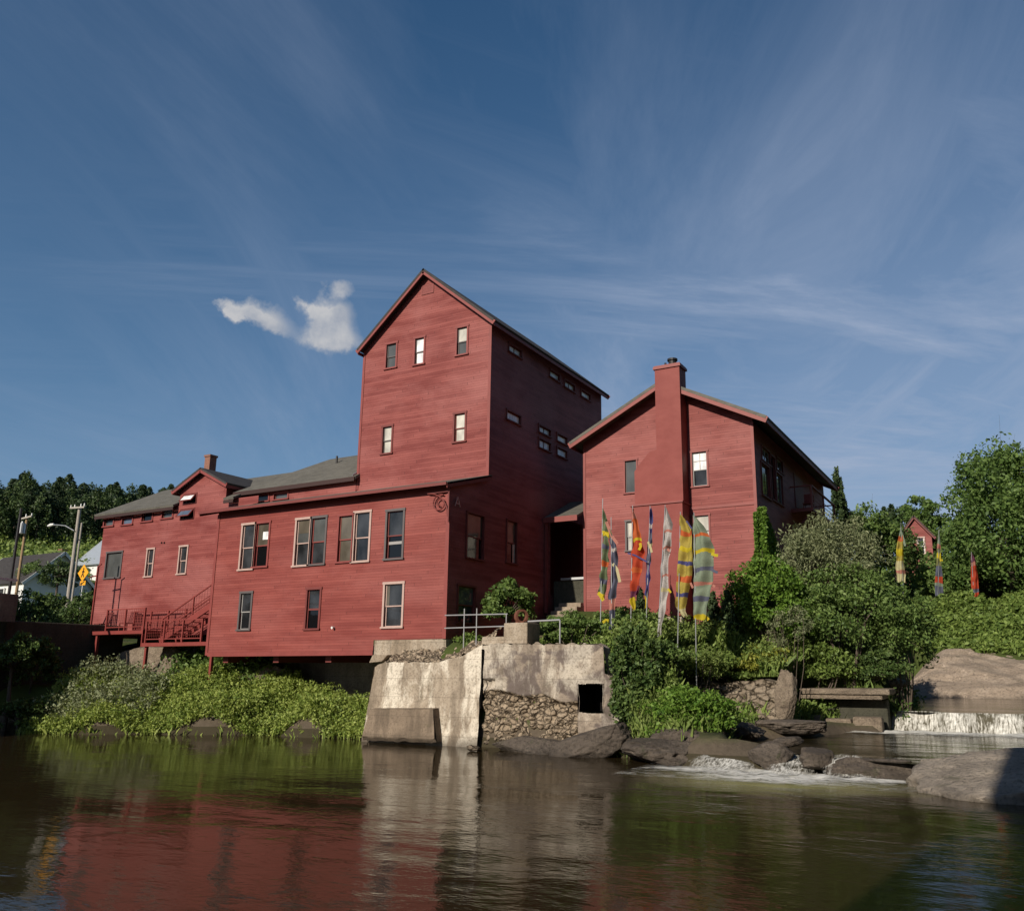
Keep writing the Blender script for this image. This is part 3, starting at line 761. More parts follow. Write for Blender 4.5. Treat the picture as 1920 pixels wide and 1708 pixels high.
b.wall([(XWL, Z_B), (XS, Z_B), (XS, ZS), (XC, ZS), (XC, Z_E), (XWL, Z_E)], holes, 'Y', YF, 1)
# left side wall and floor of the overhang
b.add([(XWL, YF, Z_B), (XWL, 27.1, Z_B), (XWL, 27.1, 9.6), (XWL, YF, Z_E)], [(0, 1, 2, 3)])
b.add([(XWL, YF, Z_B), (XS, YF, Z_B), (XS, 28.6, Z_B), (XWL, 28.6, Z_B)], [(0, 1, 2, 3)])
b.build('front_wall', M['siding_fine'], mill)
for w, h in zip(front, holes):
    window(mill, 'Y', h, 1, casing=w[4], sash=w[5], panes=w[6], kind=w[7], face=YF, curtain=w[8])
# corner boards and sill board
for nm_, bb in (('corner_board', (XC-.13, XC+.025, YF-.028, YF+.0, ZS, Z_E-.1)), ('corner_board', (XWL-.02, XWL+.12, YF-.028, YF, Z_B, Z_E-.1)), ('sill_board', (XWL+.125, XS, YF-.03, YF-.001, Z_B-.05, Z_B+.12))):
    b = MB(); b.box(*bb); b.build(nm_, M['trim'], mill)
# shed roof of the wing
zr = PX(916, 893, XC)[2]
b = MB(); b.slab([(XWL-.75, YF-.42, Z_E+.02), (XC+.16, YF-.42, Z_E+.02), (XC+.16, YT+.02, zr+.05), (XWL-.75, YT+.02, zr+.05)], .08)
r = b.build('wing_roof', M['shingle'], mill)
b = MB(); b.box(XWL-.72, XC+.14, YF-.47, YF-.425, Z_E-.085, Z_E+.03)
b.bar((XC+.135, YF-.41, Z_E-.10), (XC+.135, YT, zr-.07), .05, .17); b.bar((XWL-.72, YF-.41, Z_E-.09), (XWL-.72, YT, zr-.06), .05, .17)
b.build('fascia', M['trim_dark'], r)

# tower
tw = [(724.5,645,743,690,'trim','greyframe',('g_grey','g_grey'),'hung'),
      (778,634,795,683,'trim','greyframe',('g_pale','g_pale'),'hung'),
      (857,614,876,665,'trim','greyframe',('g_grey','g_blind'),'hung'),
      (717.5,800,734.5,850,'trim_dark','greyframe',('g_blind','g_blind'),'hung'),
      (852,775.5,872,828,'trim_dark','trim_dark',('g_blind','g_blind'),'hung')]
holes = [rectY(*w[:4], YT) for w in tw]
XTL = -24.83; ZTE = 16.18; XTR = (XTL+XC)/2; ZTR = 19.22
b = MB(); b.wall([(XTL, 9.1), (XC, 9.1), (XC, ZTE), (XTR, ZTR), (XTL, ZTE)], holes, 'Y', YT, 1)
b.build('tower_front_wall', M['siding'], mill)
for w, h in zip(tw, holes): window(mill, 'Y', h, 1, casing=w[4], sash=w[5], panes=w[6], kind=w[7], face=YT, cw=.07)
b = MB()
b.add([(XTL, YT, 9), (XTL, YTB, 9), (XTL, YTB, ZTE), (XTL, YT, ZTE)], [(0, 1, 2, 3)])
b.add([(XTL, YTB, 3), (XC, YTB, 3), (XC, YTB, ZTE), (XTR, YTB, ZTR), (XTL, YTB, ZTE)], [(0, 1, 2, 3, 4)])
b.build('tower_back_wall', M['siding'], mill)
b = MB()
for (xl, yt, xr, yb) in ((792.5, 536, 812, 549.5),):
    u0, z0, u1, z1 = rectY(xl, yt, xr, yb, YT)
    b.box(u0-.05, u1+.05, YT-.03, YT-.002, z0-.05, z0); b.box(u0-.05, u1+.05, YT-.03, YT-.002, z1, z1+.05)
    b.box(u0-.05, u0, YT-.03, YT-.002, z0, z1); b.box(u1, u1+.05, YT-.03, YT-.002, z0, z1)
    k = 6
    for i in range(k):
        zz = z0+(z1-z0)*(i+.5)/k
        b.bar((u0, YT-.015, zz), (u1, YT-.015, zz), .012, (z1-z0)/k*.9)
b.build('gable_vent', M['trim'], mill)
for bb in ((XTL-.02, XTL+.10, YT-.025, YT, zr+.1, ZTE), (XC-.11, XC+.025, YT-.025, YT, zr-.0, ZTE-.05)):
    b = MB(); b.box(*bb); b.build('corner_board', M['trim'], mill)
yr = YT-.35
za = PY(796.5, 502, yr)[2]; ze = PY(668, 656, yr); ze2 = PY(926, 601, yr)
gable_roof(mill, ze[0], ze2[0], (ze[2]+ze2[2])/2+.05, XTR, za, yr, YTB+.3, t=.10, mat='shingle_dark', name='tower_roof', fascia=.20, label='dark steep tower roof')

# long right hand wall shared by wing and tower
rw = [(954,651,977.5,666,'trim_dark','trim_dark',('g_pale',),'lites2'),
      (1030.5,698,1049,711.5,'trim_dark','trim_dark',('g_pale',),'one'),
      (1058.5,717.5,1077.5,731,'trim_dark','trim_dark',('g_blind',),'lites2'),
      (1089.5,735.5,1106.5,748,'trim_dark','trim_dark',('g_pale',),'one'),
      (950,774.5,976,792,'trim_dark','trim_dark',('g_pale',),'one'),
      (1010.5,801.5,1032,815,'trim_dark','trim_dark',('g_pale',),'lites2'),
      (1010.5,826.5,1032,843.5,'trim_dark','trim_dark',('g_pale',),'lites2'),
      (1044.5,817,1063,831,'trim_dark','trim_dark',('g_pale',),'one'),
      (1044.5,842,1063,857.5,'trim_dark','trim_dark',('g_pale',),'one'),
      (875,964,907,1048,'trim_dark','trim_dark',('g_black','g_tan'),'hung'),
      (950,977,968.5,1056,'trim_dark','trim_dark',('g_black','g_tan'),'hung'),
      (858,1099,890,1168,'trim_dark','trim_dark',('g_dark','g_grey'),'hung')]
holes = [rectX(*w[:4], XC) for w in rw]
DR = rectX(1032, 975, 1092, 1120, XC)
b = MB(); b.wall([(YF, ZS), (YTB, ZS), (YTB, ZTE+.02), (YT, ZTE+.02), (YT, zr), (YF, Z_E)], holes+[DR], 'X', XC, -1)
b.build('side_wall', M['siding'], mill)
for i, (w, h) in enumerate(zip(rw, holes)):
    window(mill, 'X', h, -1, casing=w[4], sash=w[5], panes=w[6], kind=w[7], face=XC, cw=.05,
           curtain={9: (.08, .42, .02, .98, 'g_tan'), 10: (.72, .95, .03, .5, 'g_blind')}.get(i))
b = MB(); b.box(XC-1.6, XC-1.5, DR[0]-.1, DR[2]+.1, DR[1]-.1, DR[3]+.1)
b.box(XC-1.5, XC-.12, DR[0]-.1, DR[0]-.02, DR[1]-.1, DR[3]+.1); b.box(XC-1.5, XC-.12, DR[2]+.02, DR[2]+.1, DR[1]-.1, DR[3]+.1)
b.box(XC-1.5, XC-.12, DR[0]-.02, DR[2]+.02, DR[3]+.01, DR[3]+.1); b.box(XC-1.5, XC-.12, DR[0]-.02, DR[2]+.02, DR[1]-.1, DR[1]-.01)
b.build('entrance_recess', M['trim_dark'], mill)
b = MB(); b.box(XC-.9, XC-.84, DR[0]+.25, DR[0]+1.35, DR[1], DR[1]+2.3); d = b.build('door', M['greyframe'], mill)
b = MB(); b.box(XC-.838, XC-.82, DR[0]+.4, DR[0]+1.2, DR[1]+1.1, DR[1]+2.1); b.build('pane', M['g_dark'], d)

# block between left wing and tower (grey roof rising behind the wing)
YM = 27.5
mw = [(479.5,927,504,940.5,('g_black',)), (514,924.5,540,936,('g_grey',))]
holes = [rectY(*w[:4], YM) for w in mw]
zme = PY(560, 907, YM-.25)[2]
XML = PY(462, 930, YM)[0]
b = MB(); b.wall([(XML, 9.0), (XTL, 9.0), (XTL, zme-.02), (XML, zme-.02)], holes, 'Y', YM, 1)
b.add([(XML, YM, 9), (XML, YM+6, 9), (XML, YM+6, zme), (XML, YM, zme)], [(0, 1, 2, 3)])
b.build('clerestory_wall', M['siding'], mill)
for w, h in zip(mw, holes): window(mill, 'Y', h, 1, casing='trim', sash='trim_dark', panes=w[4], kind='one', face=YM, cw=.05)
pl = PY(437, 919, YM-.25)
ridge_y = YM+3.2; pr_ = PY(619, 861, ridge_y); zrid = pr_[2]
b = MB()
b.slab([(pl[0], YM-.25, zme), (XTL+.15, YM-.25, zme), (XTL+.15, ridge_y, zrid), (pr_[0], ridge_y, zrid)], .12)
b.slab([(pr_[0], ridge_y, zrid), (XTL, ridge_y, zrid), (XTL, ridge_y+3, zme), (pr_[0], ridge_y+3, zme)], .12)
b.slab([(pl[0], YM-.24, zme-.001), (pr_[0], ridge_y, zrid-.001), (pr_[0], ridge_y+3, zme-.001), (pl[0], ridge_y+3, zme-.4)], .12)
r = b.build('grey_roof', M['shingle'], mill)
b = MB()
for (vx, vy, hh_) in ((-25.6, YM+1.5, .42), (-28.2, YM+2.3, .35)):
    vz = zme+(zrid-zme)*(vy-YM+.25)/(ridge_y-YM+.25); b.tube([(vx, vy, vz-.1), (vx, vy, vz+hh_)], .05, 10)
b.build('vent_pipe', M['darkpole'], r)
b = MB(); b.bar((XTL-.03, YM-.2, zme+.03), (XTL-.03, ridge_y, zrid+.03), .05, .14); b.build('flashing', M['metal'], r)
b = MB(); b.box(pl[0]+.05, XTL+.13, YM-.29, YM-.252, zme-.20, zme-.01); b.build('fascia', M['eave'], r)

# left wing
YL = 27.1; XL = PY(184, 1075, YL)[0]
lw = [(199,1036,227,1083,'greyframe','greyframe',('g_grey',),'one'),
      (275,1030,287,1080.5,'cream','cream',('g_dark','g_dark'),'hung'),
      (336,1025,350,1075.5,'cream','cream',('g_dark','g_dark'),'hung'),
      (196,972,213,986.5,'trim','trim',('g_grey',),'one'),
      (229.5,971,248.5,983.5,'trim','trim',('g_blue',),'one'),
      (266.5,961,286,977.5,'trim','trim_dark',('g_black',),'one'),
      (304.5,953.5,324,971.5,'trim','trim_dark',('g_grey',),'one')]
aw = [(345,927,368,943,('g_pale',)), (339.5,955,363.5,972,('g_blue',))]
holes = [rectY(*w[:4], YL) for w in lw]+[rectY(*w[:4], YL) for w in aw]
ZLB = PY(280, 1192, YL)[2]; ZLE = PY(335, 945, YL-.3)[2]
ga, gl, gr = PY(378, 876, YL-.28), PY(322, 918.5, YL-.28), PY(425, 905, YL-.28)
xg0, xg1 = gl[0]+.3, gr[0]-.3
zg = (gl[2]+gr[2])/2; xgm = (gl[0]+gr[0])/2
slope = (ga[2]-zg)/(xgm-gl[0])
b = MB()
b.wall([(XL, ZLB), (XWL+.0, ZLB), (XWL, ZLE), (xg1, ZLE), (xg1, zg+slope*.3-.1), (xgm, ga[2]-.1), (xg0, zg+slope*.3-.1), (xg0, ZLE), (XL, ZLE)], holes, 'Y', YL, 1)
yrl = YL+3.6; zrl = PX(319, 921, XL-.35)[2]
b.add([(XL, YL, ZLB), (XL, YL+7.2, ZLB), (XL, YL+7.2, ZLE), (XL, yrl, zrl-.1), (XL, YL, ZLE)], [(0, 1, 2, 3, 4)])
b.add([(xg0, YL, ZLE-.2), (xg0, YL+3.4, ZLE-.2), (xg0, YL+3.4, zg+.1), (xg0, YL, zg+.1)], [(0, 1, 2, 3)])
b.add([(xg1, YL, ZLE-.2), (xg1, YL+3.4, ZLE-.2), (xg1, YL+3.4, zg+.1), (xg1, YL, zg+.1)], [(0, 1, 2, 3)])
b.add([(XL, YL, ZLB), (XWL, YL, ZLB), (XWL, YL+7, ZLB), (XL, YL+7, ZLB)], [(0, 1, 2, 3)])
b.build('left_wing_wall', M['siding'], mill)
for w, h in zip(lw, holes): window(mill, 'Y', h, 1, casing=w[4], sash=w[5], panes=w[6], kind=w[7], face=YL, cw=.065)
for w in aw:   # awning windows propped open at the bottom
    u0, z0, u1, z1 = rectY(*w[:4], YL)
    f = MB(); c = .05
    f.box(u0-c, u0, YL-.03, YL+.012, z0, z1); f.box(u1, u1+c, YL-.03, YL+.012, z0, z1)
    f.box(u0-c, u1+c, YL-.032, YL+.014, z1, z1+c); f.box(u0-c, u1+c, YL-.05, YL+.014, z0-c, z0)
    o = f.build('window', M['trim_dark'], mill)
    hh = z1-z0; a = R(38); dy, dz = -math.sin(a)*hh, -math.cos(a)*hh
    s = MB()
    s.bar((u0+.03, YL-.02, z1-.02), (u0+.03, YL-.02+dy, z1-.02+dz), .05); s.bar((u1-.03, YL-.02, z1-.02), (u1-.03, YL-.02+dy, z1-.02+dz), .05)
    s.bar((u0+.055, YL-.04, z1-.045), (u1-.055, YL-.04, z1-.045), .05); s.bar((u0+.055, YL+dy, z1+dz), (u1-.055, YL+dy, z1+dz), .05)
    s.build('sash', M['trim_dark'], o)
    p = MB(); p.slab([(u0+.05, YL-.03, z1-.03), (u1-.05, YL-.03, z1-.03), (u1-.05, YL-.02+dy, z1-.01+dz), (u0+.05, YL-.02+dy, z1-.01+dz)], .01)
    p.build('pane', M[w[4][0]], o)
    p = MB(); p.box(u0, u1, YL+.115, YL+.12, z0, z1); p.build('dark_opening', M['black'], o)
b = MB()
b.slab([(XL-.45, YL-.32, ZLE), (gl[0]+.25, YL-.32, ZLE), (gl[0]+.25, yrl, zrl), (XL-.45, yrl, zrl)], .1)
b.slab([(gr[0]-.1, YL-.32, ZLE), (XML-.05, YL-.32, ZLE), (XML-.05, yrl, zrl), (gr[0]-.1, yrl, zrl)], .1)
b.slab([(gl[0]+.25, YL+.6, ZLE+.5), (gr[0]-.1, YL+.6, ZLE+.5), (gr[0]-.1, yrl, zrl), (gl[0]+.25, yrl, zrl)], .1)
b.slab([(XL-.45, yrl, zrl), (XTL, yrl, zrl), (XTL, yrl+4, ZLE), (XL-.45, yrl+4, ZLE)], .1)
r = b.build('left_wing_roof', M['shingle'], mill)
b = MB(); b.box(XL-.42, gl[0]+.25, YL-.30, YL-.26, ZLE-.24, ZLE-.102); b.bar((XL-.42, YL-.28, ZLE-.14), (XL-.42, yrl, zrl-.14), .05, .16)
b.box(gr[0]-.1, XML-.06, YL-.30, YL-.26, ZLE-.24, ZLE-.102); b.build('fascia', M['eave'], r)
gable_roof(mill, gl[0], gr[0], zg, xgm, ga[2], YL-.3, YL+4.4, t=.09, mat='shingle_dark', name='dormer_roof', fascia=.2)
# brick chimney on the dormer ridge
ct0, ct1 = PY(391, 855, YL+1.2), PY(415, 855, YL+1.2)
b = MB(); zc = ct0[2]; b.box(ct0[0], ct0[0]+.38, YL+1.0, YL+1.4, ga[2]-.6, zc-.10); b.box(ct0[0]-.04, ct0[0]+.42, YL+.96, YL+1.44, zc-.10, zc)
b.build('chimney', M['brick'], mill)
b = MB()
for x in (303.5, 308.5):
    p = PY(x, 1017.5, YL); b.tube([(p[0], YL-.03, p[2]), (p[0], YL-.001, p[2])], .045, 10)
b.build('wall_vent', M['black'], mill)
p = PY(626.7, 1177, YF); b = MB(); b.tube([(p[0], YF-.14, p[2]), (p[0], YF, p[2]+.02)], [.05, .035], 10); b.build('wall_lamp', M['white'], mill)
# scroll bracket at the wing's right corner and the A shaped bracket on the side wall
b = MB(); z0 = Z_E-.25
b.bar((XC+.03, YF-.10, z0), (XC+.03, YF-.10, z0-1.15), .05); b.bar((XC-.95, YF-.10, z0), (XC+.03, YF-.10, z0), .05)
pts = []
for i in range(60):
    t = i/59; a = 1.1+t*2*math.pi*1.6; rr = .34*(1-.75*t)
    pts.append((XC-.38+rr*math.cos(a), YF-.10, z0-.42+rr*math.sin(a)))
b.tube(pts, .026, 6)
b.tube([(XC-.9+.9*math.sin(i/20*math.pi/2), YF-.10, z0-.95+.93*math.cos(i/20*math.pi/2)) for i in range(21)], .03, 6)
b.build('scroll_bracket', M['trim_dark'], mill)
p = PX(856, 932, XC); b = MB(); X1 = XC+.06
b.bar((X1, p[1], p[2]), (X1, p[1]-.16, p[2]-.36), .03); b.bar((X1, p[1], p[2]), (X1, p[1]+.16, p[2]-.36), .03); b.bar((X1, p[1]-.1, p[2]-.25), (X1, p[1]+.1, p[2]-.25), .03)
b.build('wall_bracket', M['metal'], mill)
# foundations
b = MB(); b.box(XS+.02, XC-.05, YF+.02, YF+1.2, 2.62, ZS+.0); b.box(XS+.9, XC-.01, YF+.04, YF+9, 2.4, ZS-.005)
o = b.build('foundation', M['found'], mill, bevel=.02)
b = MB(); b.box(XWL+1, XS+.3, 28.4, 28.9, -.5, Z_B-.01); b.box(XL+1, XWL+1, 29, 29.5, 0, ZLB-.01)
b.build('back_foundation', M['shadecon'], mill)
b = MB()
for x in (XWL+.6, XWL+3.5, XWL+6.3): b.box(x, x+.3, YF+.4, 28.4, Z_B-.3, Z_B-.005)
b.build('floor_beam', M['trim_dark'], mill)

# ------------------------------------------------------------------ gabled house on the right
YH = 32.6
XHL, XHR = PY(1095, 1000, YH)[0], PY(1419, 950, YH)[0]
YHB = 46.8
house = thing('gable_house', ((XHL+XHR)/2, YH, 4), 'red gabled house with a broad painted chimney up its front, right of the mill', 'building')
hw = [(1172,863,1194,924,'trim','greyframe',('g_grey',),'one'),
      (1298,847,1326,912,'trim','greysash',('g_dark','g_pale'),'lites6'),
      (1175,977,1199,1032,'greyframe','greysash',('g_blind','g_blind'),'hung'),
      (1302,966,1330,1021,'trim','greysash',('g_blind','g_blind'),'hung')]
holes = [rectY(*w[:4], YH) for w in hw]
yo = YH-.65
eL, eR = PY(1066, 832, yo), PY(1437, 776, yo); xm = (eL[0]+eR[0])/2
zhe = (eL[2]+eR[2])/2; zha = (PY(1228, 719, yo)[2]-zhe)/((PY(1228, 719, yo)[0])-eL[0])*(xm-eL[0])+zhe
sl = (zha-zhe)/(xm-eL[0])
b = MB()
b.wall([(XHL, 3.9), (XHR, 3.9), (XHR, zhe+sl*(eR[0]-XHR)-.12), (xm, zha-.12), (XHL, zhe+sl*(XHL-eL[0])-.12)], holes, 'Y', YH, 1)
b.build('front_wall', M['siding'], house)
for w, h in zip(hw, holes): window(house, 'Y', h, 1, casing=w[4], sash=w[5], panes=w[6], kind=w[7], face=YH, cw=.06)
zt = PY(1350, 949, YH)[2]
b = MB(); b.box(XHR-2.9, XHR, YH-.03, YH-.001, zt-.05, zt+.06); b.build('belt_board', M['trim'], house)
for bb in ((XHL-.02, XHL+.1, YH-.026, YH, 4, zhe), (XHR-.1, XHR+.024, YH-.026, YH, 4, zhe)):
    b = MB(); b.box(*bb); b.build('corner_board', M['trim'], house)
hr = [(1428.5,843,1443,868,'lites2',('g_grey',)), (1428.5,873,1443,932,'one',('g_dark',)), (1446,858,1454,938,'one',('g_black',)), (1456,862,1467,885,'one',('g_grey',)), (1456,890,1467,945,'one',('g_grey',))]
holes = [rectX(*w[:4], XHR) for w in hr]
b = MB(); b.wall([(YH, 3.5), (YHB, 3.5), (YHB, zhe), (YH, zhe)], holes, 'X', XHR, -1)
b.add([(XHL, YH, 3.5), (XHL, YHB, 3.5), (XHL, YHB, zhe), (XHL, YH, zhe)], [(0, 1, 2, 3)])
b.add([(XHL, YHB, 3.5), (XHR, YHB, 3.5), (XHR, YHB, zhe), (xm, YHB, zha-.12), (XHL, YHB, zhe)], [(0, 1, 2, 3, 4)])
b.build('side_wall', M['siding'], house)
for i, (w, h) in enumerate(zip(hr, holes)): window(house, 'X', h, -1, casing='trim_dark', sash='greysash' if i in (0, 3, 4) else 'trim', panes=w[5], kind=w[4], face=XHR, cw=.05, curtain=(.55, .9, .02, .75, 'g_tan') if i == 1 else None)
dd = rectX(1490, 895, 1505, 955, XHR)
b = MB(); b.box(XHR-.0, XHR+.03, dd[0], dd[2], dd[1], dd[3]); b.build('door', M['trim_dark'], house)
gable_roof(house, eL[0], eR[0], zhe, xm, zha, yo, YHB+.35, t=.12, mat='shingle', name='roof', fascia=.26)
# chimney: broad base, shoulder, tall stack
yc = YH-.76
def cp(x, y, Y=yc):
    q = PY(x, y, Y); return (q[0], q[2])
ctop = cp(1253, 683)[1]
xr_ = cp(1280, 900)[0]
xl_ = cp(1229, 760)[0]; xb_ = cp(1190.5, 940)[0]
b = MB()
b.prism([(xl_, cp(1228, 843)[1]), (xl_, ctop), (xr_, ctop), (xr_, 6.5), (xb_, 6.5), (xb_, cp(1191, 884)[1]), (cp(1197, 873)[0], cp(1197, 873)[1]), (cp(1217, 848)[0], cp(1217, 848)[1])], 'Y', yc, YH+.0)
chim = b.build('chimney', M['masonry'], house)
zl = cp(1235, 947)[1]
b = MB(); b.box(xb_-.1, xr_+.01, yc-.16, YH-.001, 4.2, zl); b.build('chimney_base', M['masonry'], chim)
b = MB(); b.box(xb_-.16, xr_+.05, yc-.22, YH-.002, zl, zl+.07); b.build('ledge', M['trim'], chim)
b = MB(); b.box(xl_-.06, xr_+.06, yc-.06, YH+.06, ctop-.16, ctop-.05); b.box(xl_-.03, xr_+.03, yc-.03, YH+.03, ctop-.05, ctop)
b.build('chimney_cap', M['trim'], chim)
b = MB(); b.box(xb_-.05, xr_-.1, yc-.1, YH, 3.6, 4.2); b.build('footing', M['found'], chim)
fx = (xl_+xr_)/2+.12
b = MB(); b.tube([(fx, (yc+YH)/2, ctop), (fx, (yc+YH)/2, ctop+.24)], .17, 14); b.tube([(fx, (yc+YH)/2, ctop+.26), (fx, (yc+YH)/2, ctop+.34)], .22, 14); b.tube([(fx-.32, (yc+YH)/2, ctop), (fx-.32, (yc+YH)/2, ctop+.22)], .05, 8)
b.build('flue', M['darkpole'], chim)
# balcony on the right side
bz = PX(1500, 966, XHR)[2]; y0, y1 = 38.6, 44.2; w_ = 1.0
pq = [PX(1545, 965, XHR+w_)[1]]
b = MB(); b.box(XHR, XHR+w_, y0, y1, bz-.16, bz); bal = b.build('balcony', M['trim'], house)
b = MB()
for yy in (y0+.04, (y0+y1)/2, y1-.04): b.box(XHR+w_-.09, XHR+w_-.01, yy-.04, yy+.04, bz, bz+1.0)
for zz in (.25, .45, .65): b.box(XHR+w_-.06, XHR+w_-.04, y0+.08, y1-.08, bz+zz, bz+zz+.025)
b.box(XHR+w_-.1, XHR+w_, y0, y1, bz+1.0, bz+1.06); b.box(XHR, XHR+w_-.1, y1-.08, y1-.02, bz+1.0, bz+1.06); b.box(XHR, XHR+w_-.1, y0+.02, y0+.08, bz+1.0, bz+1.06)
b.build('railing', M['trim'], bal)
b = MB()
for yy in (y0+.3, y1-.3): b.bar((XHR+.02, yy, bz-1.0), (XHR+w_-.1, yy, bz-.16), .09)
b.build('strut', M['trim_dark'], bal)
# a red chair on the balcony
ch = thing('chair', (XHR+.5, y0+1.4, bz), 'red chair standing on the balcony of the gabled house', 'chair')
b = MB(); b.box(XHR+.28, XHR+.74, y0+1.2, y0+1.64, bz+.42, bz+.46); b.build('seat', M['rail'], ch)
b = MB(); b.box(XHR+.28, XHR+.74, y0+1.62, y0+1.66, bz+.46, bz+.95); b.build('backrest', M['rail'], ch)
for dx, dy in ((.30, 1.22), (.70, 1.22), (.30, 1.60), (.70, 1.60)):
    b = MB(); b.box(XHR+dx, XHR+dx+.035, y0+dy, y0+dy+.035, bz+.002, bz+.42); b.build('leg', M['rail'], ch)

# entrance porch between mill and house
pz = PY(1018, 973, 33.6)
porch = thing('porch', (-17.2, 34.5, 4.5), 'small grey roofed entrance porch in the gap between mill and gabled house', 'porch')
x0p, x1p = XC+.02, XHL-.02
zlo = PX(1018, 971, XC+.0); zhi = PY(1093, 941, YH+.0)
ylo = zlo[1]
b = MB(); b.slab([(x0p, ylo, zlo[2]), (x1p, ylo-.0, zlo[2]), (x1p, ylo+2.6, zlo[2]+1.15), (x0p, ylo+2.6, zlo[2]+1.15)], .1)
r = b.build('roof', M['shingle'], porch)
b = MB(); b.box(x0p, x1p, ylo-.045, ylo-.002, zlo[2]-.24, zlo[2]-.0); b.build('fascia', M['trim'], r)
b = MB(); b.box(x0p+.02, x0p+.14, ylo+.1, ylo+.22, 4.5, zlo[2]-.1); b.build('post', M['trim'], porch)
zpl = PY(1075, 1085, ylo+.2)[2]
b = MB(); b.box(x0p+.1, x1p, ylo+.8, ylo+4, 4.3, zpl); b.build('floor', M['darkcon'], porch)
b = MB(); b.box(x0p+.5, x1p, ylo+.7, ylo+.79, zpl+.02, zpl+.12); b.build('rail', M['metal'], porch)
st = thing('entrance_steps', (-16.7, 33, 4.2), 'pale concrete steps leading up into the entrance porch', 'steps')
for i in range(4):
    b = MB(); b.box(x0p+.6, x1p-.02, ylo-.75+.36*i, ylo+.79, 4.35+.19*i-.19-.3*(i == 0), 4.35+.19*i); b.build('step', M['found'], st, bevel=.015)

# ------------------------------------------------------------------ deck and stair on the left
YD = 25.3
u0, u1 = PY(184, 1187, YD), PY(267, 1187, YD); l0, l1 = PY(266, 1209, YD), PY(384, 1209, YD)
zu = PY(230, 1182, YD)[2]; zl_ = PY(330, 1204, YD)[2]
deck = thing('deck', ((u0[0]+l1[0])/2, 26.2, zl_), 'red steel walkway deck in two levels with post railing along the left wing', 'deck')
xu0, xu1, xl0, xl1 = u0[0]-.6, u1[0]+.02, u1[0]+.02, XWL-.03
b = MB(); b.box(xu0, xu1, YD, YL-.02, zu-.16, zu); b.box(xl0, xl1, YD, YL-.02, zl_-.16, zl_)
b.box(xl0-.06, xl0, YD-.004, YD+.1, zl_-.16, zu+.0)
b.build('platform', M['rail'], deck)
def railing(x0, x1, z, n, zt_top, y, first=True):
    for i in range(n+1):
        x = x0+(x1-x0)*i/n
        b = MB(); b.box(x-.035, x+.035, y-.035, y+.035, z, z+1.0); b.build('post', M['rail'], deck)
    b = MB()
    b.box(x0, x1, y-.028, y+.028, z+.95, z+1.0); b.box(x0, x1, y-.02, y+.02, z+.14, z+.18)
    k = int(abs(x1-x0)/.125)
    for i in range(1, k): b.box(x0+(x1-x0)*i/k-.004, x0+(x1-x0)*i/k+.004, y-.004, y+.004, z+.18, z+.95)
    for i in range(1, 6): b.box(x0, x1, y-.0035, y+.0035, z+.18+.13*i-.004, z+.18+.13*i+.004)
    b.build('rail', M['rail'], deck)
railing(PY(199, 1160, YD)[0], xu1-.05, zu, 2, 1.0, YD+.05)
railing(PY(272, 1190, YD)[0], PY(376, 1190, YD)[0], zl_, 3, 1.0, YD+.05)
railing(PY(199, 1160, YD)[0], PY(304, 1160, YD)[0]-.3, zu, 3, 1.0, YL-.35)
b = MB()
for x in (xl0+.1, xl1-.2, xu0+.3): b.box(x, x+.12, YD+.1, YD+.22, gz(x, YD)-.3, zl_-.16 if x > xl0 else zu-.16)
b.build('support', M['rail'], deck)
# awning post at the left end
b = MB(); p, q = PY(173, 1137, 25.9), PY(184, 1062, 25.9); b.bar((q[0], 25.9, zu), (q[0]+.02, 25.9, q[2]), .07); b.bar((q[0], 25.9, q[2]-.45), (q[0]-.6, 25.9, q[2]-.5), .05); b.bar((q[0]-.02, 25.9, q[2]-.02), (q[0]+.25, 25.9, q[2]+.1), .05)
b.build('corner_post', M['rail'], deck)
# stair
YS = 26.25
s0, s1 = PY(316, 1196, YS), PY(396, 1120, YS)
h0, h1 = PY(313, 1165, YS), PY(396, 1077, YS)
stair = thing('stair', (s0[0], YS, zl_), 'steep red steel stair climbing to the right between deck and overhanging wing', 'stair')
for yy in (YS-.45, YS+.4):
    b = MB(); b.bar((s0[0], yy, zl_+.1), (XWL-.02, yy, s1[2]), .06, .26); b.build('stringer', M['rail'], stair)
n = 11
b = MB()
for i in range(n):
    t = (i+.5)/n; x = s0[0]+(XWL-.1-s0[0])*t; z = zl_+.1+(s1[2]-zl_-.1)*t
    b.box(x-.13, x+.13, YS-.42, YS+.37, z+.02, z+.06)
b.build('tread', M['rail'], stair)
for yy in (YS-.45, YS+.4):
    b = MB()
    top = h1[2]; bot = zl_+1.0
    f = lambda t, o: (s0[0]+(XWL-.05-s0[0])*t, yy, zl_+.1+(s1[2]-zl_-.1)*t+o)
    b.bar(f(0, .95), f(1, .95), .05); b.bar(f(0, .5), f(1, .5), .03); b.bar(f(0, .22), f(1, .22), .03)
    for t in (0.02, .5, .98): b.bar(f(t, 0), f(t, 1.0), .055)
    for i in range(1, 24): b.bar(f(i/24, .22), f(i/24, .95), .008)
    b.build('handrail', M['rail'], stair)
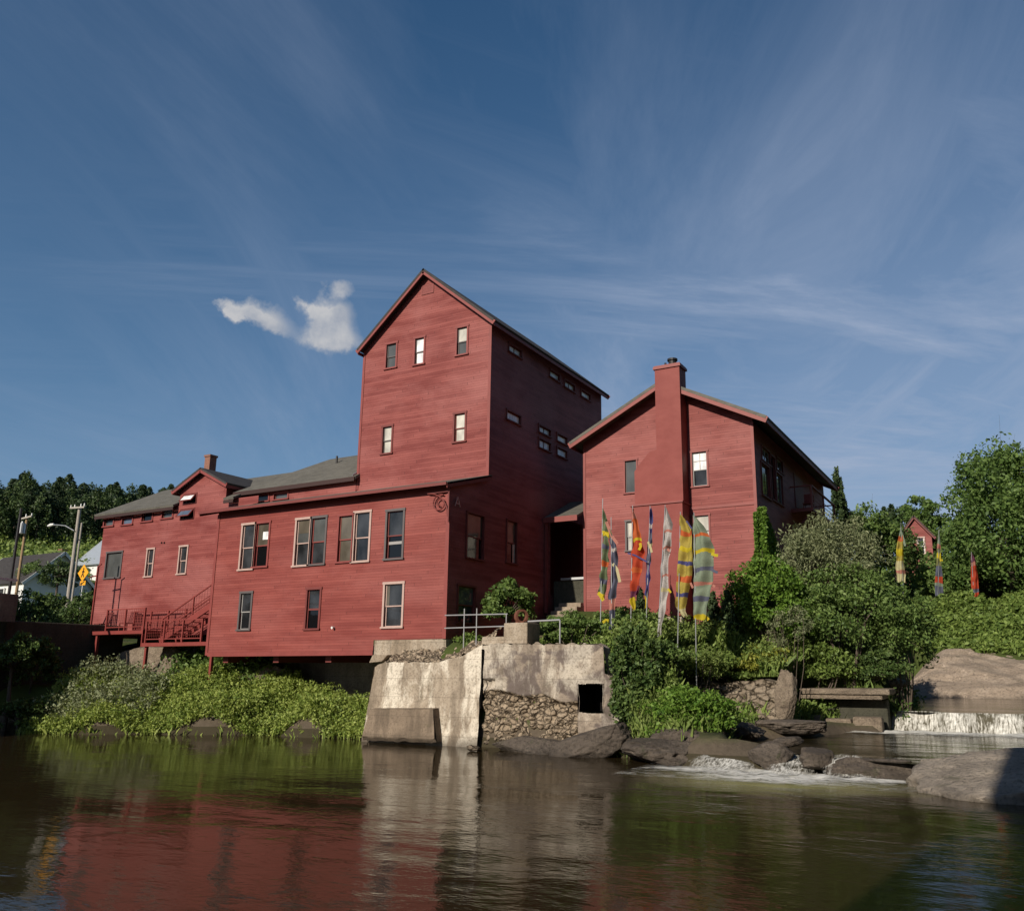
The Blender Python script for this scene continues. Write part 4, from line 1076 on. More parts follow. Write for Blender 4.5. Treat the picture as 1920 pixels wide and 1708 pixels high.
# two deck chairs
for (px_, lab) in ((190, 'dark red chair at the far left end of the upper deck'), (236, 'dark red slatted chair against the wall in the middle of the upper deck')):
    q = PY(px_, 1170, 26.5)
    c = thing('deck_chair', (q[0], 26.5, zu), lab, 'chair', 'chairs on the upper deck')
    x = q[0]
    b = MB(); b.box(x-.25, x+.25, 26.3, 26.75, zu+.40, zu+.44); b.build('seat', M['trim_dark'], c)
    b = MB()
    for i in range(5): b.bar((x-.22+.11*i, 26.74, zu+.44), (x-.22+.11*i, 26.92, zu+1.0), .07, .02, upv=(0, 1, 0))
    b.bar((x-.26, 26.90, zu+.97), (x+.26, 26.90, zu+.97), .05); b.build('backrest', M['trim_dark'], c)
    for dx in (-.24, .2):
        for dy in (26.31, 26.7):
            b = MB(); b.box(x+dx, x+dx+.04, dy, dy+.04, zu, zu+.40); b.build('leg', M['trim_dark'], c)

# ------------------------------------------------------------------ concrete pier and walls at the water
def rough_grid(P, nu, nv, amp, freq, mat, name, parent=None, nrm=(0, -1, 0), seed=0, cells=0.0, hole=None, edge_amp=0.0):
    """P(s,t) -> point; displaced sheet with thickness given by returning closed border to P depth"""
    V = []; N = Vector(nrm)
    for j in range(nv):
        for i in range(nu):
            s, t = i/(nu-1), j/(nv-1)
            q = Vector(P(s, t))
            d = amp*noise.fractal(q*freq+Vector((seed, seed, seed)), 1, 2, 6)
            if cells:
                dist = noise.voronoi(q*Vector((1, 1, 1.25)).x*2.6+Vector((seed, 0, 0)))[0]
                d += cells*(.55-dist[0])*1.2
                d += cells*.5*noise.fractal(q*6, 1, 2, 4)
            V.append(tuple(q+N*d))
    o = np_mesh(name, np.array(V), grid_faces(nu, nv), mat, smooth=True, parent=parent)
    return o

YW = 23.9
pier = thing('concrete_pier', (-18, 24, WZ), 'stained whitish concrete pier carrying the corner of the overhanging wing above the water', 'pier')
# main battered body
A = PY(692, 1330, YW-.05); B_ = PY(702, 1250, YW+.1); C_ = PY(905, 1207, YW+.1); D_ = PY(905, 1395, YW-.1)
mid1 = PY(722, 1241, YW+.1); mid2 = PY(820, 1240, YW+.1); mid3 = PY(868, 1229, YW+.1)
tops = [(B_[0], B_[2]), (mid1[0], mid1[2]), (mid2[0], mid2[2]-.02), (mid3[0], mid3[2]), (C_[0], C_[2])]
def topz(x):
    for (a, za_), (c, zc_) in zip(tops, tops[1:]):
        if a <= x <= c: return za_+(zc_-za_)*(x-a)/(c-a)
    return tops[0][1] if x < tops[0][0] else tops[-1][1]
xa_bot = PY(680, 1385, YW)[0]
def pier_pt(s, t):
    xl = xa_bot+(B_[0]-xa_bot)*t; x = xl+(C_[0]-xl)*s
    zt_ = topz(x)+.03*noise.noise(Vector((x*3, 0, 0))); z = WZ-.4+(zt_-WZ+.4)*t
    return (x, YW-.12+.22*t, z)
rough_grid(pier_pt, 130, 90, .055, 1.4, M['pier'], 'pier_face', pier, cells=0)
b = MB()
k = 24; top = [pier_pt(i/(k-1), 1) for i in range(k)]
for (p, q) in zip(top, top[1:]): b.add([p, q, (q[0], q[1]+.9, q[2]-.02), (p[0], p[1]+.9, p[2]-.02)], [(0, 1, 2, 3)])
side = [pier_pt(0, t/12) for t in range(13)]
for (p, q) in zip(side, side[1:]): b.add([p, q, (q[0]+.1, q[1]+2.6, q[2]), (p[0]+.1, p[1]+2.6, p[2])], [(0, 1, 2, 3)])
b.build('pier_side', M['pier'], pier)
# vertical joint
b = MB(); p = PY(905, 1300, YW); b.box(p[0]-.012, p[0]+.006, YW-.10, YW+.02, .9, 2.8); b.build('joint', M['black'], pier)
# footing block in front
fA, fB, fC, fD = PY(676, 1388, YW-.45), PY(815, 1393, YW-.45), PY(812, 1329, YW-.32), PY(694, 1329, YW-.32)
foot = MB()
def fpt(s, t):
    a = np.array(fA)*(1-t)+np.array(fD)*t; c = np.array(fB)*(1-t)+np.array(fC)*t
    q = a*(1-s)+c*s
    if t < .12: q = q+np.array([0, .10*max(0, noise.noise(Vector((q[0]*2, 3, 0))))+.12*(1-t/.12), .05*noise.noise(Vector((q[0]*3, 0, 0)))])
    return q
rough_grid(fpt, 70, 40, .02, 1.5, M['footing'], 'footing_face', pier, seed=4)
b = MB()
b.add([fpt(0, 1), fpt(1, 1), fpt(1, 1)+np.array([0, .4, .03]), fpt(0, 1)+np.array([0, .4, .03])], [(0, 1, 2, 3)])
b.add([fpt(1, 0), fpt(1, 1), fpt(1, 1)+np.array([0, .45, 0]), fpt(1, 0)+np.array([0, .5, 0])], [(0, 1, 2, 3)])
b.add([fpt(0, 0), fpt(0, 1), fpt(0, 1)+np.array([0, .45, 0]), fpt(0, 0)+np.array([0, .5, 0])], [(0, 1, 2, 3)])
b.build('footing', M['footing'], pier)
b = MB(); p = PY(690, 1240, YW+.4); b.prism([(p[0]-.05, p[2]-.05), (p[0]+.55, p[2]-.0), (p[0]+.8, 2.66), (p[0]+.1, 2.66)], 'Y', YW+.5, YF+.6); b.build('bearing_block', M['found'], pier, bevel=.03)

# rubble spill between pier top and foundation
def spill_pt(s, t):
    x = -20.3+4.6*s
    za_ = topz(x)-.05; y = YW+.15+1.05*t
    return (x, y, za_+(.45+.15*s)*t+.02)
o = rough_grid(spill_pt, 150, 40, .03, 2, M['rubble'], 'rubble', None, nrm=(0, -.6, .8), seed=2, cells=.16)
finish(o, 'loose stone rubble sloping between pier top and wing foundation', 'rubble', kind='stuff')

# long wall right of the joint
rwall = thing('retaining_wall', (-13.5, 24.2, 0), 'cracked grey brown concrete retaining wall with a square black opening', 'wall')
xj = C_[0]+.02
hx0, hz0, hx1, hz1 = (PY(1085, 1300, YW)[0], PY(1100, 1336, YW)[2], PY(1131, 1300, YW)[0], PY(1108, 1282, YW)[2])
xend = PY(1160, 1300, YW)[0]
wt = [(xj, PY(905, 1209, YW)[2]), (PY(940, 1208, YW)[0], PY(940, 1206, YW)[2]), (PY(1131, 1207, YW)[0], PY(1131, 1207, YW)[2]), (PY(1133, 1262, YW)[0], PY(1133, 1262, YW)[2]), (PY(1152, 1272, YW)[0], PY(1152, 1272, YW)[2]), (xend, PY(1160, 1290, YW)[2])]
def wtop(x):
    for (a, za_), (c, zc_) in zip(wt, wt[1:]):
        if a <= x <= c: return za_+(zc_-za_)*(x-a)/max(1e-6, c-a)
    return wt[-1][1]
# grid with cell removal for the opening
nu, nv = 170, 90; V = []; idx = {}; Fc = []
zlow = -.2
for j in range(nv):
    for i in range(nu):
        s, t = i/(nu-1), j/(nv-1); x = xj+(xend-xj)*s; tz = wtop(x)+.07*noise.fractal(Vector((x*4, 1, 0)), 1, 2, 3); z = zlow+(tz-zlow)*t
        q = Vector((x, YW, z))
        d = .075*noise.fractal(q*1.3, 1, 2, 7)
        # spalled rubble zone low on the left, undercut below the slab edge
        zr_ = PY(905, 1290, YW)[2] - .10*(x-xj) + .13*noise.noise(Vector((x*1.3, 7, 0)))
        if z < zr_ and x < hx0-.05:
            k = min(1, (zr_-z)/.12)
            dist = noise.voronoi(q*4.3)[0]; d = d*(1-k) + k*(-.20+.24*(.6-dist[0])*1.3+.06*noise.fractal(q*7, 1, 2, 4))
        if abs(x-(xj+.28)) < .3 and .55 < z-.75 < 1.1: d -= .28*max(0, noise.noise(q*3)+.45)
        V.append((x, YW-d, z))
keep = []
for f in grid_faces(nu, nv):
    c = np.mean([V[i] for i in f], 0)
    if hx0 < c[0] < hx1 and hz0 < c[2] < hz1: continue
    keep.append(f)
def rub(c): return c[2] < PY(905, 1290, YW)[2]-.10*(c[0]-xj)+.13*noise.noise(Vector((c[0]*1.3, 7, 0))) and c[0] < hx0-.05
mi = [1 if rub(np.mean([V[i] for i in f], 0)) else 0 for f in keep]
np_mesh('wall_face', np.array(V), np.array(keep), [M['wallcon'], M['rubble']], smooth=True, parent=rwall, mi=mi)
b = MB(); k = 30
for i in range(k):
    xa, xb = xj+(xend-xj)*i/k, xj+(xend-xj)*(i+1)/k
    b.add([(xa, YW-.02, wtop(xa)), (xb, YW-.02, wtop(xb)), (xb, YW+.45, wtop(xb)), (xa, YW+.45, wtop(xa))], [(0, 1, 2, 3)])
b.add([(xend, YW, -.2), (xend, YW, wtop(xend)), (xend, YW+.8, wtop(xend)), (xend, YW+.8, -.2)], [(0, 1, 2, 3)])
b.build('coping', M['wallcon'], rwall)
b = MB()
b.add([(hx0-.02, YW-.03, hz0), (hx0-.02, YW+1.2, hz0), (hx0-.02, YW+1.2, hz1), (hx0-.02, YW-.03, hz1)], [(0, 1, 2, 3)])
b.add([(hx1+.02, YW-.03, hz0), (hx1+.02, YW+1.2, hz0), (hx1+.02, YW+1.2, hz1), (hx1+.02, YW-.03, hz1)], [(0, 1, 2, 3)])
b.add([(hx0-.02, YW-.03, hz1+.01), (hx1+.02, YW-.03, hz1+.01), (hx1+.02, YW+1.2, hz1+.01), (hx0-.02, YW+1.2, hz1+.01)], [(0, 1, 2, 3)])
b.add([(hx0-.02, YW+1.2, hz0), (hx1+.02, YW+1.2, hz0), (hx1+.02, YW+1.2, hz1), (hx0-.02, YW+1.2, hz1)], [(0, 1, 2, 3)])
b.build('culvert', M['black'], rwall)
# block, step and rim on top
q0, q1 = PY(946, 1168, YW+.15), PY(990, 1168, YW+.15)
b = MB(); b.box(q0[0], q1[0], YW+.1, YW+.95, 2.75, q0[2]); o = b.build('concrete_block', M['found'], bevel=.03); finish(o, 'square weathered concrete block standing on top of the retaining wall', 'block')
q2 = PY(905, 1194, YW+.25)
b = MB(); b.box(q2[0], q0[0]-.005, YW+.2, YW+.9, 2.7, q2[2]); o = b.build('concrete_step', M['found'], bevel=.03); finish(o, 'low concrete step block beside the taller square block', 'block')
# iron pulley wheel on the block
wx, wz_ = (q0[0]+q1[0])/2-.05, q0[2]
wheel = thing('iron_wheel', (wx, YW+.55, wz_), 'rusty iron wheel rim standing on the square concrete block', 'wheel')
b = MB(); rr = .23; nseg = 40; vs = []; fs = []
for i in range(nseg):
    a = 2*math.pi*i/nseg
    for (r_, y_) in ((rr, -.09), (rr, .09), (rr-.07, .09), (rr-.07, -.09)):
        xx, yy = r_*math.cos(a), y_
        vs.append((wx+xx*.55-yy*.8, YW+.55+xx*.8+yy*.55, wz_+rr+r_*math.sin(a)))
for i in range(nseg):
    for k in range(4): fs.append((i*4+k, i*4+(k+1) % 4, ((i+1) % nseg)*4+(k+1) % 4, ((i+1) % nseg)*4+k))
b.add(vs, fs); b.build('rim', M['rust'], wheel)
b = MB(); b.box(wx-.16, wx+.16, YW+.45, YW+.65, wz_, wz_+.05); b.build('base', M['rust'], wheel)
# pipe fence between wing corner and block
pa, pb = PX(838, 1154, XC+.12), PY(950, 1151, YW+.9)
pf = thing('pipe_railing', (-16.8, 25, 3.2), 'pale two rail pipe railing running from the wing corner to the concrete block', 'railing')
za0, za1 = PY(838, 1177.5, YF-.1)[2], PY(838, 1153.5, YF-.1)[2]
xe = PY(952, 1151, YW+.6)[0]; zb1 = PY(952, 1151, YW+.6)[2]; zb0 = PY(945, 1174, YW+.6)[2]
xs_ = XC+.02
b = MB(); b.tube([(xs_, YF-.1, za1), (xe, YW+.6, zb1)], .022, 8); b.tube([(xs_, YF-.1, za0), (xe-.1, YW+.6, zb0)], .022, 8); b.build('rail', M['paintpipe'], pf)
for t in (.32, .52, .98):
    x = xs_+(xe-xs_)*t; y = YF-.1+(YW+.7-YF)*t
    b = MB(); b.tube([(x, y, 2.7), (x, y, za1+(zb1-za1)*t+(.22 if t < .9 else 0))], .02, 8); b.build('post', M['paintpipe'], pf)
# second pipe on the right of the block
b = MB(); pa, pb = PY(990, 1165, YW+.7), PY(1050, 1162, YW+.7); b.tube([pa, pb], .03, 8); b.tube([pb, (pb[0], pb[1], 2.7)], .025, 8)
o = b.build('pipe_rail', M['paintpipe']); finish(o, 'short pale pipe rail above the hedge right of the concrete block', 'railing')

# ruined stone wall and slab ledge on the right
ruin = thing('stone_wall', (-7, 28, .5), 'ruined stone and mortar wall half buried in weeds by the rapids', 'stone wall')
xr0, xr1 = PY(1262, 1310, 28)[0], PY(1462, 1310, 28)[0]
def ruin_pt(s, t):
    x = xr0+(xr1-xr0)*s; zt_ = 1.66+.18*noise.noise(Vector((x*1.5, 2, 0)))+.15*s
    return (x, 28+.3*t, .25+(zt_-.25)*t)
rough_grid(ruin_pt, 120, 60, .05, 1.2, M['masonryruin'], 'wall_face', ruin, seed=5, cells=.22)
b = MB()
for i in range(20):
    p, q = ruin_pt(i/20, 1), ruin_pt((i+1)/20, 1); b.add([p, q, (q[0], q[1]+.7, q[2]), (p[0], p[1]+.7, p[2])], [(0, 1, 2, 3)])
b.build('wall_top', M['stonewall'], ruin)
rock_px('boulder', 1450, 1492, 1262, 1352, 27.7, M['stonewall'], 'upright pale stone block ending the ruined wall', cat='boulder', seed=51, rough=.16, dy=.35)
xs0, xs1 = PY(1498, 1300, 30.6)[0], PY(1668, 1300, 30.6)[0]
slab = thing('stone_slab', ((xs0+xs1)/2, 30.9, .3), 'long flat concrete slab ledge beside the upper river', 'ledge')
z1, z0 = PY(1580, 1291, 30.6)[2], PY(1580, 1311, 30.6)[2]
b = MB(); b.box(xs0, xs1, 30.6, 32.2, z0+.16, z1); b.box(xs0, xs1-.25, 30.68, 32.2, z0, z0+.155); b.build('slab', M['stonewall'], slab, bevel=.04)
b = MB(); b.box(xs0-.2, xs1-.2, 31.35, 31.9, -.3, z0-.005); b.build('slab_base', M['darkcon'], slab, bevel=.05)  # dark colour stands in for the shaded gap beneath the slab
b = MB(); b.box(xs0-.4, xs0+.75, 30.45, 31.0, -.2, .62); b.box(xs0+.8, xs0+1.7, 30.55, 31.0, -.2, .52); b.box(xs0+1.75, xs1-.3, 30.5, 31.0, -.2, .60); b.build('lower_block', M['stonewall'], slab, bevel=.06)

# bridge at the left edge, mostly outside the frame
br = thing('bridge', (-34, 15, 0), 'shaded concrete road bridge end entering at the left edge', 'bridge')
E1, E2 = Vector((-37.9, 21.2, 0)), Vector((-33.5, -9, 0)); dv = (E2-E1).normalized()
zb = PY(14, 1164, 20.6)[2]; zt2 = PY(14, 1112, 20.6)[2]
b = MB(); b.bar(E1+Vector((0, 0, (zb+zt2)/2)), E2+Vector((0, 0, (zb+zt2)/2)), .5, zt2-zb); b.build('girder', M['shadecon'], br)
off = Vector((-dv.y, dv.x, 0))
if off.x > 0: off = -off
b = MB(); b.bar(E1+off*3.6+Vector((0, 0, zt2-.55)), E2+off*3.6+Vector((0, 0, zt2-.55)), 6.6, .5); b.build('road_deck', M['shadecon'], br)
b = MB(); b.bar(E1+Vector((0, 0, zt2+.62)), E2+Vector((0, 0, zt2+.62)), .12, .1)
for i in range(10):
    q = E1+(E2-E1)*(i+.3)/10; b.bar(q+Vector((0, 0, zt2)), q+Vector((0, 0, zt2+.6)), .1)
b.build('parapet_rail', M['white'], br)
b = MB(); b.box(-48, -38.6, 21.4, 27, -1.2, zb+.1); b.build('abutment', M['darkcon'], br, bevel=.05)

# ------------------------------------------------------------------ tall prayer flags
def cloth(name, col, prt=.35):
    m, n = new_mat(name)
    p = n.pos()
    f = n.noise(n.scalev(p, (6, 6, 16)), 2.4, 4, .7)
    g = n.noise(n.scalev(p, (1, 1, .4)), 3, 3, .6)
    c = n.mix(n.math('MULTIPLY', n.ramp(f, [(.46, 0.0), (.60, 1.0)]), prt), col, tuple(v*.45+.02 for v in col))
    c = n.mix(n.math('MULTIPLY', g, .25), c, tuple(min(1, v*1.2+.05) for v in col))
    d = n.n('ShaderNodeBsdfDiffuse', ins={'Color': c}); t = n.n('ShaderNodeBsdfTranslucent', ins={'Color': c})
    mx = n.n('ShaderNodeMixShader', ins={0: .45}); n.t.links.new(d.outputs[0], mx.inputs[1]); n.t.links.new(t.outputs[0], mx.inputs[2])
    out = n.n('ShaderNodeOutputMaterial'); n.t.links.new(mx.outputs[0], out.inputs[0])
    return m
CL = {'green': cloth('green_cloth', (.17, .22, .12)), 'teal': cloth('teal_cloth', (.27, .33, .24)), 'blue': cloth('blue_cloth', (.09, .09, .24), .1), 'slate': cloth('slate_cloth', (.13, .14, .20)),
      'red': cloth('red_cloth', (.50, .075, .035), .2), 'orange': cloth('orange_cloth', (.60, .15, .05), .1), 'yellow': cloth('yellow_cloth', (.62, .50, .035), .1), 'gold': cloth('gold_cloth', (.50, .40, .09), .45),
      'white': cloth('white_cloth', (.58, .55, .53), .6), 'pink': cloth('pink_cloth', (.55, .24, .19), .3), 'cream': cloth('cream_cloth', (.60, .55, .32), .1), 'purple': cloth('purple_cloth', (.16, .045, .09), .1), 'olive': cloth('olive_cloth', (.26, .26, .11), .3)}
CK = list(CL)
def flag(label, cat, group, px, base, rows, bands, Y, tabs=(), S=(4.495, 1080, 920), ptop=None, pole='metal', seed=0, rip=.10):
    k, ox, oy = S
    base_p = PY(ox+base[0]/k, oy+base[1]/k, Y)
    topy = ptop if ptop is not None else rows[0][0]
    top_p = PY(ox+px/k, oy+topy/k, Y)
    t = thing('prayer_flag', tuple(base_p), label, cat, group)
    b = MB(); b.tube([(base_p[0], Y, gz(base_p[0], Y)-.2), (top_p[0], Y, top_p[2]+.05)], [.022, .014], 8); b.build('pole', M[pole], t)
    ys = [r[0] for r in rows]; n = 170; mcols = 14; V = []; MI = []
    rowz = []
    for j in range(n):
        y = ys[0]+(ys[-1]-ys[0])*j/(n-1)
        xl = np.interp(y, ys, [r[1] for r in rows]); xr = np.interp(y, ys, [r[2] for r in rows])
        a, c = PY(ox+xl/k, oy+y/k, Y), PY(ox+xr/k, oy+y/k, Y)
        rowz.append(y)
        wd = abs(c[0]-a[0])
        for i in range(mcols):
            s = i/(mcols-1); p = a+(c-a)*s
            ph = s*7.5+j*.028+seed
            d = rip*(.3+min(1, wd/.6))*math.sin(ph)*(.25+s) + .10*noise.noise(Vector((s*3, j*.045, seed))) + .03*math.sin(j*.23+s*3+seed)
            V.append((p[0], p[1]+d, p[2]+.02*math.sin(s*5+j*.2+seed)))
    fc = grid_faces(mcols, n)
    for f in fc:
        j = f[0]//mcols; y = rowz[min(j, n-1)] + 8*math.sin((f[0] % mcols)/mcols*4+seed)
        col = bands[0][1]
        for (yy, cc) in bands:
            if y >= yy: col = cc
        MI.append(CK.index(col))
    used = sorted(set(MI))
    np_mesh('cloth', np.array(V), fc, [CL[CK[u]] for u in used], parent=t, smooth=True, mi=[used.index(q) for q in MI])
    for (pts, w, col) in tabs:
        P = [PY(ox+a/k, oy+c/k, Y-.03-.02*i) for i, (a, c) in enumerate(pts)]
        vs = []; fs = []
        for i, p in enumerate(P):
            hw_ = w/k/1580*depth(p)*.5
            dirv = np.array(P[min(i+1, len(P)-1)])-np.array(P[max(i-1, 0)]); nn = np.array([-dirv[2], 0, dirv[0]]); nn = nn/(np.linalg.norm(nn)+1e-9)
            vs += [p-nn*hw_, p+nn*hw_]
        for i in range(len(P)-1): fs.append((2*i, 2*i+1, 2*i+3, 2*i+2))
        b = MB(); b.add(vs, fs); b.build('streamer', CL[col], t, recalc=False)
    return t
G1 = 'prayer flags in front of the gabled house'
flag('tall green prayer flag with yellow and orange stripes, leftmost of the group by the house', 'flag', G1, 226, (200, 1290),
     [(150,224,229),(260,224,262),(350,222,280),(450,224,285),(600,220,280),(750,200,272),(860,186,242),(915,212,236)],
     [(0,'green'),(340,'yellow'),(385,'green'),(455,'slate'),(490,'green'),(595,'orange'),(640,'green'),(745,'slate'),(785,'green'),(860,'yellow')], 26.8, [(((225,350),(255,360),(285,395)), 22, 'yellow'), (((185,860),(205,880),(230,925)), 30, 'yellow')], ptop=78, seed=1)
flag('slate blue prayer flag with yellow streamers hanging beside the leftmost green flag', 'flag', G1, 296, (300, 1240),
     [(240,250,258),(400,285,322),(480,298,345),(620,300,347),(760,290,345),(900,270,327),(1050,283,322),(1200,282,310)],
     [(0,'green'),(380,'slate'),(480,'white'),(510,'slate'),(905,'pink'),(1000,'slate'),(1120,'blue'),(1180,'yellow')], 26.6, [(((255,260),(300,380),(350,448)), 26, 'pink'), (((310,615),(345,660),(370,770)), 26, 'cream'), (((225,1110),(250,1090),(275,1095)), 24, 'yellow')], ptop=235, seed=4)
flag('bright red orange prayer flag with yellow bottom', 'flag', G1, 478, (455, 1260),
     [(140,470,478),(180,476,490),(290,475,520),(400,475,545),(530,470,580),(650,465,560),(740,460,555),(840,455,530),(930,450,505),(1000,478,500)],
     [(0,'pink'),(240,'orange'),(400,'yellow'),(425,'red'),(650,'orange'),(690,'red'),(845,'purple'),(905,'yellow')], 27.0, [(((540,440),(545,470),(530,500)), 24, 'yellow'), (((435,525),(500,545),(600,600)), 14, 'blue'), (((510,880),(520,840),(530,800)), 22, 'purple')], ptop=135, seed=6)
flag('narrow dark blue twisted prayer flag between the red and the white flag', 'flag', G1, 625, (580, 1250),
     [(150,628,640),(260,618,655),(350,620,645),(450,605,640),(600,592,630),(750,590,622),(880,580,606),(990,582,600)],
     [(0,'blue'),(275,'white'),(310,'blue'),(350,'slate'),(435,'cream'),(475,'slate'),(600,'blue'),(885,'yellow')], 27.1, [(((605,430),(622,455),(638,520)), 20, 'cream')], ptop=140, seed=9, rip=.04)
flag('long white grey printed prayer flag hanging lowest of the group', 'flag', G1, 752, (680, 1370),
     [(140,750,760),(280,740,805),(420,735,800),(560,722,775),(700,712,780),(850,708,780),(1000,700,760),(1150,690,730),(1275,682,712)],
     [(0,'white'),(330,'pink'),(350,'white'),(470,'pink'),(490,'white'),(705,'pink'),(725,'white'),(820,'cream'),(850,'white'),(1230,'yellow')], 26.5, [(((770,490),(790,510)), 20, 'pink'), (((775,825),(800,858)), 16, 'yellow'), (((690,1240),(705,1275)), 26, 'yellow')], ptop=132, seed=12)
flag('wide yellow prayer flag with blue and orange stripes', 'flag', G1, 880, (825, 1365),
     [(200,877,884),(260,876,935),(330,875,985),(480,872,990),(600,862,985),(720,850,975),(860,842,942),(980,838,915),(1020,860,915),(1060,905,935)],
     [(0,'gold'),(335,'orange'),(375,'gold'),(470,'yellow'),(505,'gold'),(590,'blue'),(622,'gold'),(715,'orange'),(765,'gold'),(855,'blue'),(890,'gold'),(985,'cream')], 26.7, [(((965,775),(985,820)), 18, 'pink'), (((930,255),(975,320)), 14, 'blue')], ptop=190, seed=15)
flag('wide sea green prayer flag with striped streamers, rightmost of the group by the house', 'flag', G1, 995, (1000, 1345),
     [(205,985,998),(300,985,1070),(380,988,1120),(500,988,1150),(620,990,1155),(760,990,1158),(880,990,1135),(990,990,1112),(1085,990,1104)],
     [(0,'teal'),(360,'orange'),(385,'teal'),(490,'yellow'),(525,'teal'),(640,'slate'),(680,'teal'),(765,'pink'),(795,'teal'),(890,'slate'),(930,'teal'),(1045,'yellow')], 26.6,
     [(((1140,530),(1170,542),(1197,546)), 24, 'yellow'), (((1145,665),(1170,680),(1195,690)), 22, 'slate'), (((1150,795),(1172,808)), 20, 'pink'), (((1095,1060),(1118,1088)), 24, 'yellow')], ptop=196, seed=18)
G2 = 'prayer flags on the far lawn'; S2 = (8.13, 1640, 950)
flag('yellow and cream prayer flag on the lawn half hidden by bushes', 'flag', G2, 400, (420, 1300), [(255,396,404),(380,385,420),(500,355,435),(640,330,432),(750,335,435),(830,330,437),(920,315,447),(1040,335,465),(1150,345,465)],
     [(0,'teal'),(440,'orange'),(520,'gold'),(640,'yellow'),(740,'gold'),(820,'cream'),(960,'pink'),(1010,'cream')], 59, [(((405,380),(440,500),(465,600)), 30, 'teal')], S=S2, seed=3, rip=.16)
flag('grey green prayer flag standing on the lawn in front of the little red cabin', 'flag', G2, 985, (960, 1560), [(355,970,985),(500,960,995),(620,950,1005),(750,945,1012),(900,935,1022),(1000,930,1032),(1150,915,1042),(1300,920,1052),(1475,930,1077)],
     [(0,'teal'),(570,'pink'),(640,'olive'),(700,'yellow'),(790,'olive'),(900,'slate'),(1060,'red'),(1160,'teal'),(1210,'slate'),(1400,'teal'),(1430,'yellow')], 59, [(((1010,800),(1020,830)), 40, 'yellow')], S=S2, seed=7, rip=.16)
flag('red prayer flag with yellow foot standing on the lawn under the big right tree', 'flag', G2, 1475, (1530, 1590), [(700,1466,1480),(800,1465,1532),(900,1470,1547),(1050,1465,1572),(1200,1470,1582),(1350,1490,1592),(1440,1515,1607),(1565,1560,1618)],
     [(0,'purple'),(840,'pink'),(900,'red'),(1250,'slate'),(1310,'red'),(1430,'yellow')], 58.5, [], S=S2, seed=11, rip=.16)

# ------------------------------------------------------------------ foliage
def leaf_arrays(C, size, upbias=.0, aspect=.55, var=.65, g=None, droop=0.0):
    g = g or rng
    n = len(C); C = np.asarray(C, float)
    nrm = g.normal(size=(n, 3)); nrm[:, 2] = np.abs(nrm[:, 2])*(1+upbias)+upbias*.5
    nrm /= np.linalg.norm(nrm, axis=1)[:, None]
    a = np.cross(nrm, g.normal(size=(n, 3))); a /= np.linalg.norm(a, axis=1)[:, None]+1e-9
    if droop: a[:, 2] -= droop; a /= np.linalg.norm(a, axis=1)[:, None]
    b = np.cross(nrm, a); b /= np.linalg.norm(b, axis=1)[:, None]+1e-9
    L = size*(1+var*(g.random(n)*2-1)); W = L*aspect
    A = a*(L/2)[:, None]; B = b*(W/2)[:, None]
    fold = nrm*(L*.12)[:, None]
    V = np.stack([C-A, C+B-A*.15+fold, C+A, C-B-A*.15+fold], 1).reshape(-1, 3)
    return V, np.arange(4*n).reshape(-1, 4)
def blob_points(center, rad, n, clumps, crad, g, shell=.5, low=-.7, shape=None):
    """leaf centres gathered into clumps spread through an ellipsoid (uneven outline, gaps)"""
    d = g.normal(size=(clumps, 3)); d /= np.linalg.norm(d, axis=1)[:, None]
    d[:, 2] = np.where(d[:, 2] < low, -d[:, 2]*.5, d[:, 2])
    r = shell+(1-shell)*g.random(clumps)**.6
    cc = d*r[:, None]
    if shape: cc = shape(cc)
    k = g.integers(0, clumps, n)
    sz = crad*(.6+.8*g.random(clumps))
    q = g.normal(size=(n, 3)); q /= np.linalg.norm(q, axis=1)[:, None]
    q *= (g.random(n)**.42)[:, None]*sz[k][:, None]
    q[:, 2] *= .75
    P = np.asarray(center)+(cc[k]+q)*np.asarray(rad)
    return P, np.asarray(center)+cc*np.asarray(rad)
def dist3(c): return depth(c)

def make_leaves(name, P, size, mat, parent=None, g=None, **k):
    V, Fc = leaf_arrays(P, size, g=g, **k)
    return np_mesh(name, V, Fc, M[mat], parent=parent)

